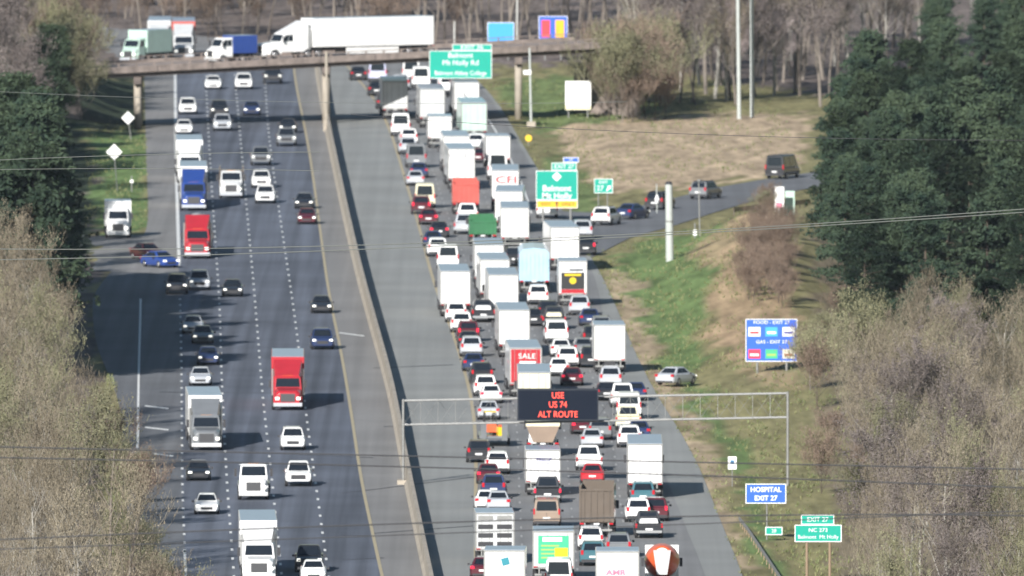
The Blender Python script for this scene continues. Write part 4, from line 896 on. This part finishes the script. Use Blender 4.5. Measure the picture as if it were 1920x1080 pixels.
# overhead truss with message board
def gantry():
    yb = 908; A, B = V(756, 752, yb), V(1477, 738, yb); lo = V(760, 797, yb).z; hi = A.z
    r = empty('sign_truss', (A.x, A.y, 0)); tag(r, 'grey steel truss spanning the jammed lanes on two legs', 'gantry')
    L = B.x-A.x; Wd = 1.3; dz = B.z-A.z
    def zt(x, up): return (hi if up else lo)+dz*x/L
    m = MB()
    for y in (0, Wd):
        for up in (0, 1): m.tube([(-.1,y,zt(0,up)),(L+.1,y,zt(L,up))], .065, 8)
    m.build('chord', GALV, r)
    n = 22; m = MB()
    for i in range(n+1):
        x = L*i/n
        for y in (0, Wd): m.tube([(x,y,zt(x,0)),(x,y,zt(x,1))], .018, 5)
        for up in (0, 1): m.tube([(x,0,zt(x,up)),(x,Wd,zt(x,up))], .028, 5)
        if i < n:
            x2 = L*(i+1)/n; a_, b_ = (0, 1) if i % 2 else (1, 0)
            m.tube([(x,Wd,zt(x,a_)),(x2,Wd,zt(x2,b_))], .013, 5); m.tube([(x,0,zt(x,b_)),(x2,0,zt(x2,a_))], .013, 5)
    m.build('bracing', GALV, r)
    for x, zb in ((0,-.1), (L,-1.0)):
        for y in (0, Wd):
            m = MB(); m.tube([(x,y,zb),(x,y,zt(x,1)+.1)], .11, 10); m.build('leg', GALV, r)
        m = MB(); k = 0; z = 1.2
        while z < lo-1: m.tube([(x,0,z),(x,Wd,z+1.4)], .03, 5); z += 1.5
        m.build('leg_bracing', GALV, r)
    MB().box(-.5,.5,-.4,Wd+.4,-.3,.35).build('footing', CONC, r)
    # message board: its own thing
    a, b = V(970, 787, yb), V(1122, 728, yb); d = empty('message_board', ((a.x+b.x)/2, A.y-1.35, a.z)); tag(d, 'dark electronic message board with red letters hanging from the truss', 'message board')
    hw = (b.x-a.x)/2; hh = b.z-a.z
    cs = MB().box(-hw, hw, .05, 1.15, 0, hh).build('housing', mat('board_housing', (.035,.04,.05), .7, spec=.1), d); MB().box(-hw+.12, hw-.12, .0, .05, .12, hh-.12).build('screen', mat('board_screen', (.012,.016,.026), .9, spec=.05), d)
    LED = mat('led_red', (.8,.08,.05), .5, emit=(1,.06,.03), estr=1.2)
    for s, z in (('USE', hh-.55), ('US 74', hh*.5), ('ALT ROUTE', .5)): text(s, .74, (0, -.02, z), LED, d, bold=.0, xs=.85)
    for x in (-hw*.7, hw*.7): MB().box(x-.06, x+.06, 1.15, 1.33, .1, hh-.1).build('hanger', GALV, d)
gantry()
def pole(name, px0, y0, px1, y1, r0, r1, material, label, cap=False, group=None):
    g = G(px1, y1); t = V(px0, y0, y1); o = empty(name, g); tag(o, label, 'pole', group)
    m = MB(); m.tube([(0,0,-.2), (t.x-g.x, 0, t.z)], [r0, r1], 14); s_ = m.build('shaft', material, o, smooth=False)
    return o, t-g
wp = mat('pale_steel_pole', (.42,.45,.43), .5, noise=.08)
pole('utility_pole', 1382, -130, 1386, 222, .24, .17, wp, 'left one of the twin tall pale poles on the field edge', group='twin tall poles')
pole('utility_pole', 1409, -130, 1410, 219, .24, .17, wp, 'right one of the twin tall pale poles on the field edge', group='twin tall poles')
pole('utility_pole', 1280, -60, 1276, 172, .13, .1, WOOD, 'thin pole in front of the bare trees left of the twin poles')
o, t = pole('steel_pole', 1254, 345, 1256, 502, .40, .36, wp, 'thick pale steel pole on the grass beside the exit ramp')
MB().tube([(t.x,0,t.z-.02),(t.x,0,t.z+.25)], [.40,.25], 14).build('cap', DARK, o); MB().tube([(0,0,-.1),(0,0,.25)], .6, 14).build('base', CONC, o)
m = MB(); zc = t.z*.55; m.tube([(t.x*.5,0,zc),(t.x*.5,0,zc+.12)], .45, 14); m.build('collar', GALV, o)
o, t = pole('lamp_post', 1310, 338, 1313, 470, .08, .06, GALV, 'thin lamp post between the ramp and the clay bank')
MB().box(t.x-.15, t.x+.15, -.9, .1, t.z-.05, t.z+.08).build('lamp_head', GALV, o)
o, t = pole('lamp_post', 1231, 345, 1232, 399, .06, .05, wp, 'short pale post with a white drop shaped lamp by the ramp')
MB().tube([(0,-.1,1.0),(0,-.1,1.4),(0,-.1,1.9)], [.1,.28,.08], 10).build('lamp_head', WHITE, o)
o, t = pole('lamp_post', 993, 90, 996, 236, .14, .11, wp, 'pale post standing by the right bridge pier'); MB().box(-.5,.5,-.5,.5,-.1,.5).build('base', CONC, o); MB().box(-.9,.0,-.25,.1,t.z*.66,t.z*.66+.5).build('bracket_box', WHITE, o)
o, t = pole('lamp_post', 612, 97, 612, 246, .16, .15, CONC, 'pale post rising from the barrier in front of the bridge'); MB().box(-.35,.35,-.3,.3,-.1,1.3).build('base', CONC, o)
o, t = pole('utility_pole', 852, 40, 852, 100, .11, .1, WOOD, 'thin pale pole just behind the bridge near the green sign')
o, t = pole('utility_pole', 970, -20, 969, 100, .11, .1, WOOD, 'thin pole beyond the bridge right of the pale blue sign')

# overhead wires between the camera and the road
def wire(x0, y0, xm, ym, x1, y1, Z, r, label, mt):
    def W(px, py): u = (px-960)/F; v = (540-py)/F; t = Z/(cp+v*sp); return Vector((t*u, Z-D0, CAMH+t*(-sp+v*cp)))
    a, c_, b_ = W(x0, y0), W(xm, ym), W(x1, y1); pts = []
    for i in range(-6, 31):
        t = i/24; la = (t-.5)*(t-1)*2; lb = 4*t*(1-t); lc_ = 2*t*(t-.5); pts.append(a*la+c_*lb+b_*lc_)
    o = MB().tube(pts, r, 5, False).build('power_line', mt); tag(o, label, 'wire', 'power lines crossing the view')
WD = mat('wire_dark', (.05,.05,.055), .5); WL = mat('wire_pale', (.16,.17,.16), .5, .2)
wire(0,467,900,452,1920,392, 1350, .026, 'upper of two pale wires crossing at the thick pole', WL)
wire(0,487,900,458,1920,398, 1352, .026, 'lower of two pale wires crossing at the thick pole', WL)
wire(0,300,240,291,480,286, 1500, .02, 'pale wire across the left verge by the diamond sign', WL)
wire(0,318,240,316,480,318, 1502, .018, 'second pale wire across the left verge', WL)
wire(0,838,900,858,1920,880, 1150, .034, 'uppermost dark wire low in the photo', WD)
wire(0,858,1000,882,1920,915, 1153, .034, 'second dark wire low in the photo', WD)
wire(0,1012,1100,972,1920,967, 1120, .034, 'third dark wire low in the photo', WD)
wire(0,1030,1100,990,1920,958, 1123, .026, 'lowest dark wire in the photo', WD)
wire(900,232,1400,255,1920,263, 1600, .018, 'thin dark wire over the tan field', WD)
wire(0,172,500,190,960,194, 1800, .016, 'thin pale wire in front of the bridge', WL)
# guard rail
def guard():
    P = [G(x, y) for x, y in ((1386,985),(1402,1005),(1420,1032),(1440,1062),(1462,1095),(1500,1150),(1540,1220))]
    r = empty('guard_rail', P[0]); tag(r, 'galvanised guard rail beside the grass at lower right', 'guard rail'); o_ = P[0]
    m = MB()
    m.loft([[(p.x-o_.x,p.y-o_.y,.42),(p.x-o_.x+.06,p.y-o_.y,.5),(p.x-o_.x,p.y-o_.y,.58),(p.x-o_.x+.06,p.y-o_.y,.66),(p.x-o_.x,p.y-o_.y,.74),(p.x-o_.x-.05,p.y-o_.y,.74),(p.x-o_.x-.05,p.y-o_.y,.42)] for p in P]); m.build('rail', GALV, r)
    for i in range(len(P)-1):
        for k in range(4):
            q = P[i].lerp(P[i+1], k/4)-o_; m = MB(); m.box(q.x+.06, q.x+.14, q.y-.05, q.y+.05, -.2, .6); m.build('post', mat('wood_post', (.25,.18,.12), .8), r)
guard()
def guard2():
    P = [G(x, y) for x, y in ((1376,404),(1410,400),(1450,396),(1490,391),(1520,388))]
    r = empty('guard_rail', P[0]); tag(r, 'brown rusty guard rail along the lower side of the exit ramp', 'guard rail'); o_ = P[0]; m = MB()
    m.loft([[(p.x-o_.x,p.y-o_.y,.35),(p.x-o_.x,p.y-o_.y,.85),(p.x-o_.x,p.y-o_.y+.08,.85),(p.x-o_.x,p.y-o_.y+.08,.35)] for p in P]); m.build('rail', paint('brown'), r)
    for i in range(len(P)-1):
        for k in range(3): q = P[i].lerp(P[i+1], k/3)-o_; m = MB(); m.box(q.x-.06,q.x+.06,q.y+.1,q.y+.25,-.1,.8); m.build('post', paint('brown'), r)
guard2()
#==TREES==
# ------------------------------------------------------------------ trees
def leafmat(name, c1, c2, scale=.5, trans=.0):
    m = bpy.data.materials.new(name); m.use_nodes = True; n, l = nodes(m); b = n['Principled BSDF']
    tc = n.new('ShaderNodeTexCoord'); t = n.new('ShaderNodeTexNoise'); t.inputs['Scale'].default_value = scale; t.inputs['Detail'].default_value = 4; l.new(tc.outputs['Object'], t.inputs['Vector'])
    oi = n.new('ShaderNodeObjectInfo'); ad = n.new('ShaderNodeMath'); ad.operation = 'MULTIPLY_ADD'; ad.inputs[1].default_value = .35; l.new(oi.outputs['Random'], ad.inputs[0]); l.new(t.outputs[0], ad.inputs[2])
    r_ = n.new('ShaderNodeMapRange'); r_.inputs[1].default_value = .42; r_.inputs[2].default_value = .92; l.new(ad.outputs[0], r_.inputs[0])
    mx = n.new('ShaderNodeMix'); mx.data_type = 'RGBA'; mx.inputs[6].default_value = (*c1,1); mx.inputs[7].default_value = (*c2,1); l.new(r_.outputs[0], mx.inputs[0])
    l.new(mx.outputs[2], b.inputs['Base Color']); b.inputs['Roughness'].default_value = .8; b.inputs['Specular IOR Level'].default_value = .15
    return m
BARK = leafmat('bark_grey', (.12,.10,.085), (.24,.21,.18)); BARKP = leafmat('bark_pale', (.27,.255,.23), (.38,.36,.32)); BARKD = leafmat('bark_dark', (.07,.055,.045), (.11,.09,.07))
TWIG = leafmat('twigs_brown', (.15,.125,.09), (.26,.225,.165)); TWIGY = leafmat('twigs_budding', (.15,.145,.09), (.235,.23,.135)); TWIGM = leafmat('twigs_mauve', (.12,.10,.095), (.205,.175,.16))
NEED = leafmat('pine_needles', (.020,.038,.026), (.062,.088,.05)); BLOS = leafmat('blossom', (.38,.30,.30), (.55,.47,.46))
def bare_tree(seed, H, bark, twig, spread=.34, bud=.10, nb=2600, trunk_r=.2, low=.28):
    q = random.Random(seed); T = MB(); K = MB(); tips = []
    def grow(p, d, L, r, lev):
        n = 4 if lev == 0 else 3; pts = [p]; rad = [r]; cur = Vector(p); dd = Vector(d)
        for i in range(n):
            dd = (dd+Vector((q.gauss(0,.12),q.gauss(0,.12),.10+.04*lev))*(1 if lev else .35)).normalized(); cur = cur+dd*L/n; pts.append(cur.copy()); rad.append(r*(1-.72*(i+1)/n))
        if lev <= 2: T.tube(pts, rad, 6 if lev == 0 else 4, False)
        else:
            for a, b_ in zip(pts, pts[1:]):
                s_ = (b_-a).cross(Vector((q.gauss(0,1),q.gauss(0,1),q.gauss(0,1)))).normalized()*max(r*.8, .013)
                K.add([a-s_, a+s_, b_+s_*.6, b_-s_*.6], [(0,1,2,3)])
        if lev >= 3: tips.append(pts[1+q.randrange(len(pts)-1)])
        if lev == 4: return
        kids = (13, 5, 5, 4)[lev]
        for i in range(kids):
            t = (low+(1-low)*(i+q.random())/kids) if lev == 0 else q.uniform(.25, 1); k = min(int(t*n), n-1); f = t*n-k
            b0 = pts[k].lerp(pts[k+1], f); ang = q.uniform(0, 6.28); up = .75 if lev == 0 else .35
            side = Vector((math.cos(ang), math.sin(ang), 0)); nd = (side*(1-.25*t)+Vector((0,0,up+q.random()*.4)) + (dd*.6 if lev else Vector((0,0,0)))).normalized()
            ln = L*((spread*(1.35-.75*t))*q.uniform(.8,1.25) if lev == 0 else q.uniform(.45,.7))
            grow(b0, nd, ln, r*(1-.7*t)*(.42 if lev == 0 else .55), lev+1)
    grow(Vector((0,0,-.2)), Vector((q.gauss(0,.06),q.gauss(0,.06),1)), H, trunk_r, 0)
    for i in range(nb):
        c_ = q.choice(tips)+Vector((q.gauss(0,.22),q.gauss(0,.22),q.gauss(0,.22))); a = Vector((q.gauss(0,1),q.gauss(0,1),q.gauss(0,1))).normalized(); b_ = a.orthogonal().normalized()
        s_ = bud*q.uniform(.6,1.3); K.add([c_-a*s_, c_+b_*s_*.5, c_+a*s_, c_-b_*s_*.5], [(0,1,2,3)])
    return T, K
def pine(seed, H, dense=1.0):
    q = random.Random(seed); T = MB(); K = MB()
    T.tube([(0,0,-.2),(q.gauss(0,.1),q.gauss(0,.1),H*.5),(q.gauss(0,.15),0,H)], [.24,.15,.03], 7, False)
    for i in range(int(58*dense)):
        t = q.uniform(.16, 1)**.85; z = H*t; R_ = (H*.21)*(1-t)**.5*q.uniform(.6,1.15)+.35; a = q.uniform(0, 6.28); d = Vector((math.cos(a), math.sin(a), q.uniform(-.05,.35)))
        b0 = Vector((0,0,z)); e = b0+d*R_; T.tube([b0, b0.lerp(e,.6)+Vector((0,0,-.1)), e], [.05,.03,.01], 4, False)
        for k in range(int(10*dense)):
            c0 = b0.lerp(e, q.uniform(.25,1.05))+Vector((q.gauss(0,.3),q.gauss(0,.3),q.gauss(0,.22)))
            for j in range(9):
                c_ = c0+Vector((q.gauss(0,.2),q.gauss(0,.2),q.gauss(0,.14))); u = Vector((q.gauss(0,1),q.gauss(0,1),q.gauss(0,.7))).normalized(); v = u.orthogonal().normalized(); s_ = q.uniform(.12,.28)
                K.add([c_-u*s_, c_+v*s_*.45, c_+u*s_, c_-v*s_*.45], [(0,1,2,3)])
    return T, K
def proto_tree(name, tk, bark, leaf):
    r = empty(name, (0,0,-500)); tk[0].build('trunk', bark, r); tk[1].build('crown', leaf, r); index_children(r); return r
KINDS = {
 'bare': [proto_tree('bare_tree', bare_tree(s, 13+s, BARK, TWIG, nb=1900, bud=.09), BARK, TWIG) for s in (1,2,3)],
 'pale': [proto_tree('bare_tree', bare_tree(s, 13, BARKP, TWIG, trunk_r=.19, spread=.36, nb=1400, bud=.08), BARKP, TWIG) for s in (11,12)],
 'mauve': [proto_tree('bare_tree', bare_tree(s, 15, BARK, TWIGM, nb=4200, bud=.12), BARK, TWIGM) for s in (21,22,23)],
 'bud': [proto_tree('budding_tree', bare_tree(s, 13, BARK, TWIGY, nb=3000, bud=.10, spread=.38), BARK, TWIGY) for s in (31,32,33)],
 'pine': [proto_tree('pine_tree', pine(s, 17, 1.5), BARKD, NEED) for s in (41,42,43)],
 'blossom': [proto_tree('blossom_tree', bare_tree(51, 9, BARKP, BLOS, nb=4500, bud=.12, spread=.42, low=.2), BARKP, BLOS)],
 'shrub': [proto_tree('bare_shrub', bare_tree(s, 3.6, BARKD, leafmat('twigs_rust', (.14,.105,.08), (.235,.175,.135)), nb=2600, bud=.07, spread=.75, trunk_r=.06, low=.05), BARKD, MATS.get('x') or bpy.data.materials['twigs_rust']) for s in (61,62)],
 'greenshrub': [proto_tree('green_shrub', bare_tree(71, 3.2, BARK, TWIGY, nb=4500, bud=.08, spread=.8, trunk_r=.06, low=.05), BARK, TWIGY)],
}
used = set()
def tree(kind, px, py, H, label, cat='tree', group=None):
    src = rnd.choice(KINDS[kind]); base = {'bare':14.5,'pale':13,'mauve':15,'bud':13,'pine':17,'blossom':9,'shrub':3.6,'greenshrub':3.2}[kind]
    if src.name in used: o = copy_tree(src)
    else: o = src; used.add(src.name)
    g = G(px, py); o.location = (g.x, g.y, ground_z(g)-.1); o.rotation_euler = (0,0,rnd.uniform(0,6.28)); k = H/base; o.scale = (k*rnd.uniform(.9,1.15), k*rnd.uniform(.9,1.15), k)
    tag(o, label, cat, group)
def wood(n, kinds, rows, xlim, Hr, label, group, mind=2.4, cat='tree'):
    pts = []; tries = 0
    ya, yb = G(0, rows[1]).y, G(0, rows[0]).y
    while len(pts) < n and tries < n*60:
        tries += 1; Y = rnd.uniform(ya, yb); row = px_at(0, Y)[1]; a, b_ = xlim(row); px = rnd.uniform(a, b_); g = G(px, row)
        if any((g.x-h.x)**2+((g.y-h.y)*.5)**2 < mind**2 for h in pts): continue
        pts.append(g); k = rnd.choice(kinds); tree(k, px, row, rnd.uniform(*Hr), label[k] if isinstance(label, dict) else label, cat, group[k] if isinstance(group, dict) else group)
lin = lambda row, pts: float(np.interp(row, [p[0] for p in pts], [p[1] for p in pts]))
# lower left: budding wood
wood(42, ['bud','bare','pale','pale'], (800,1400), lambda r: (-110, lin(r, [(790,70),(950,150),(1100,215),(1560,240)])), (10,14.5),
     {'bud':'yellow-green budding tree in the wood at lower left','bare':'brown bare tree in the wood at lower left','pale':'bare tree with a pale trunk in the wood at lower left'}, {'bud':'budding trees at lower left','bare':'brown bare trees at lower left','pale':'pale trunked trees at lower left'})
# left evergreens
wood(40, ['pine','mauve','mauve'], (250,560), lambda r: (-90, lin(r, [(250,50),(400,60),(430,25),(520,10),(560,60),(720,140)])), (12,17), {'pine':'dark evergreen in the belt left of the motorway','mauve':'shaded bare tree in the belt left of the motorway'}, {'pine':'evergreens left of the motorway','mauve':'shaded bare trees left of the motorway'}, 2.0)
wood(60, ['pine'], (545,725), lambda r: (-40, lin(r, [(545,72),(600,84),(725,100)])), (18,22), 'tall dark evergreen whose shadow falls across the left lanes', 'evergreens shading the left lanes', 1.5)
# upper left bare trees
wood(14, ['pine'], (235,330), lambda r: (-60, 120), (11,14), 'dark evergreen by the left end of the bridge', 'evergreens by the bridge', 1.8)
wood(22, ['mauve','bare'], (95,230), lambda r: (-120, lin(r, [(95,130),(150,110),(230,60)])), (9,14), 'grey-brown bare tree at the upper left corner', 'bare trees at the upper left')
# right evergreens
wood(115, ['pine'], (330,700), lambda r: (lin(r, [(230,1720),(300,1650),(400,1590),(520,1550),(700,1590)]), 2060), (12,18), {'pine':'dark evergreen in the stand at upper right','mauve':'bare tree among the evergreens at upper right'}, {'pine':'evergreens at the upper right','mauve':'bare trees among the right evergreens'}, 2.0)
# lower right bare wood
wood(62, ['bare','bare','pale','pale','mauve','bud'], (800,1370), lambda r: (lin(r, [(800,1570),(900,1590),(1100,1640),(1370,1660)]), 1990), (9.5,13),
     {'bud':'yellow-green budding tree in the wood at lower right','bare':'brown bare tree in the wood at lower right','mauve':'purple-grey bare tree in the wood at lower right','pale':'bare tree with a pale trunk in the wood at lower right'}, {'bud':'budding trees at lower right','bare':'brown bare trees at lower right','mauve':'purple-grey bare trees at lower right','pale':'pale trunked trees at lower right'}, 2.1)
# behind the field and the bridge
wood(92, ['mauve','mauve','mauve','bare','bare','pale'], (70,200), lambda r: (lin(r, [(70,1170),(150,1150),(200,1180)]), lin(r, [(70,1950),(130,1760),(200,1540)])), (11,17), 'bare woodland tree behind the tan field', 'woodland behind the field', 1.6)
wood(38, ['mauve','bare'], (30,98), lambda r: (lin(r, [(5,560),(60,680),(98,880)]), 1190), (9,15), 'bare tree rising behind the bridge', 'bare trees behind the bridge', 2.0)
wood(56, ['mauve','mauve','bare'], (-60,75), lambda r: (lin(r,[(-60,-160),(30,-100),(75,330)]), lin(r, [(-60,900),(20,750),(75,620)])), (9,14), 'far bare tree at the top edge of the photo', 'far bare trees at the top edge', 2.2)
wood(40, ['shrub'], (-50,95), lambda r: (200, lin(r, [(-50,1300),(95,880)])), (3,5.5), 'leafless undergrowth bush behind the bridge', 'undergrowth behind the bridge', 1.5, 'bush')
wood(10, ['pine'], (130,230), lambda r: (1730, 1940), (12,16), 'dark evergreen at the top right edge', 'evergreens at the top right edge', 2.0)
tree('blossom', 1362, 188, 9, 'pale pink blossoming tree left of the twin poles'); tree('blossom', 1452, 180, 8, 'pale blossoming tree right of the twin poles')
wood(26, ['shrub'], (535,625), lambda r: (1398, 1480), (1.5,2.5), 'brown leafless bush on the clay bank', 'leafless bushes on the clay bank', .7, 'bush')
wood(10, ['shrub','greenshrub'], (440,520), lambda r: (1420, 1540), (1.2,2.2), 'low bush at the top of the clay bank', 'bushes at the top of the clay bank', 1.0, 'bush')
wood(30, ['shrub','greenshrub','shrub'], (185,230), lambda r: (1138, 1250), (3.5,6.5), 'green bush beside the right end of the bridge', 'bushes by the right end of the bridge', .9, 'bush')
wood(14, ['greenshrub','shrub'], (640,1000), lambda r: (lin(r, [(640,1500),(800,1505),(1000,1560)]), lin(r, [(640,1600),(1000,1680)])), (2,4), 'scrubby bush at the edge of the right hand wood', 'bushes edging the right hand wood', .9, 'bush')
wood(12, ['greenshrub','shrub'], (880,1250), lambda r: (lin(r, [(880,180),(1250,280)]), lin(r, [(880,245),(1250,320)])), (2,4), 'scrubby bush at the edge of the lower left wood', 'bushes edging the lower left wood', .9, 'bush')
wood(18, ['greenshrub','shrub'], (150,246), lambda r: (60, 160), (4,6), 'dark green growth beside the left end of the bridge', 'greenery by the left end of the bridge', 1.0, 'bush')
for ks in KINDS.values():
    for s_ in ks:
        if s_.name not in used:
            for ch in list(s_.children_recursive): bpy.data.objects.remove(ch)
            bpy.data.objects.remove(s_)
# grass tufts and weeds on the verges: too many to count
def tufts():
    q = np.random.RandomState(5); vs_ = []; fs = []
    def gz(x, y): return GRID['Z'][int(np.searchsorted(GRID['ys'], y)), int(np.searchsorted(GRID['xs'], x))]
    areas = [((150,1080), lambda r: (sm(EDGE_R, r)-4, sm(EDGE_R, r)+ (520 if r < 400 else 330)), 15000), ((230,430), lambda r: (160,276), 1800), ((700,1080), lambda r: (200, sm(SHL, r)+6), 1500)]
    rp_ = poly_w([(1000,372),(1600,290),(1600,372),(1180,455),(1000,500)]); sl_ = poly_w([(-200,425),(330,440),(340,550),(-200,520)])
    for (r0, r1), xl, n in areas:
        ya, yb = G(0, r1).y, G(0, r0).y
        for _ in range(n):
            Y = q.uniform(ya, yb); row = px_at(0, Y)[1]; a, b = xl(row); g = G(q.uniform(a, b), row)
            if inside(np.array([g.x]), np.array([g.y]), rp_)[0] or inside(np.array([g.x]), np.array([g.y]), sl_)[0]: continue
            if math.sin(g.x*.9+1.7*math.sin(g.y*.05))+math.sin(g.y*.11+g.x*.3) < q.uniform(-1.6,1.2): continue
            z = gz(g.x, g.y)-.03; s_ = q.uniform(.12,.34)
            for k in range(5):
                an = q.uniform(0, 6.28); d = np.array([math.cos(an), math.sin(an)])*s_*q.uniform(.3,1); t = np.array([-d[1], d[0]])*.28; n0 = len(vs_); h = s_*q.uniform(.6,1.3)
                vs_ += [(g.x-t[0], g.y-t[1], z), (g.x+t[0], g.y+t[1], z), (g.x+d[0], g.y+d[1], z+h)]; fs.append((n0, n0+1, n0+2))
    o = MB().add(vs_, fs).build('grass', leafmat('grass_blades', (.12,.18,.07), (.27,.26,.13), .35)); o['kind'] = 'stuff'
tufts()
#==HAZE==
hm = bpy.data.materials.new('haze_air'); hm.use_nodes = True; n, l = nodes(hm); n.remove(n['Principled BSDF'])
pv = n.new('ShaderNodeVolumePrincipled'); pv.inputs['Color'].default_value = (.70,.82,1.0,1); pv.inputs['Density'].default_value = .000011; pv.inputs['Anisotropy'].default_value = .0
l.new(pv.outputs[0], n['Material Output'].inputs['Volume'])
hz = MB().box(-400, 400, -D0-60, 1100, -2.5, CAMH+6).build('haze', hm); hz['kind'] = 'stuff'
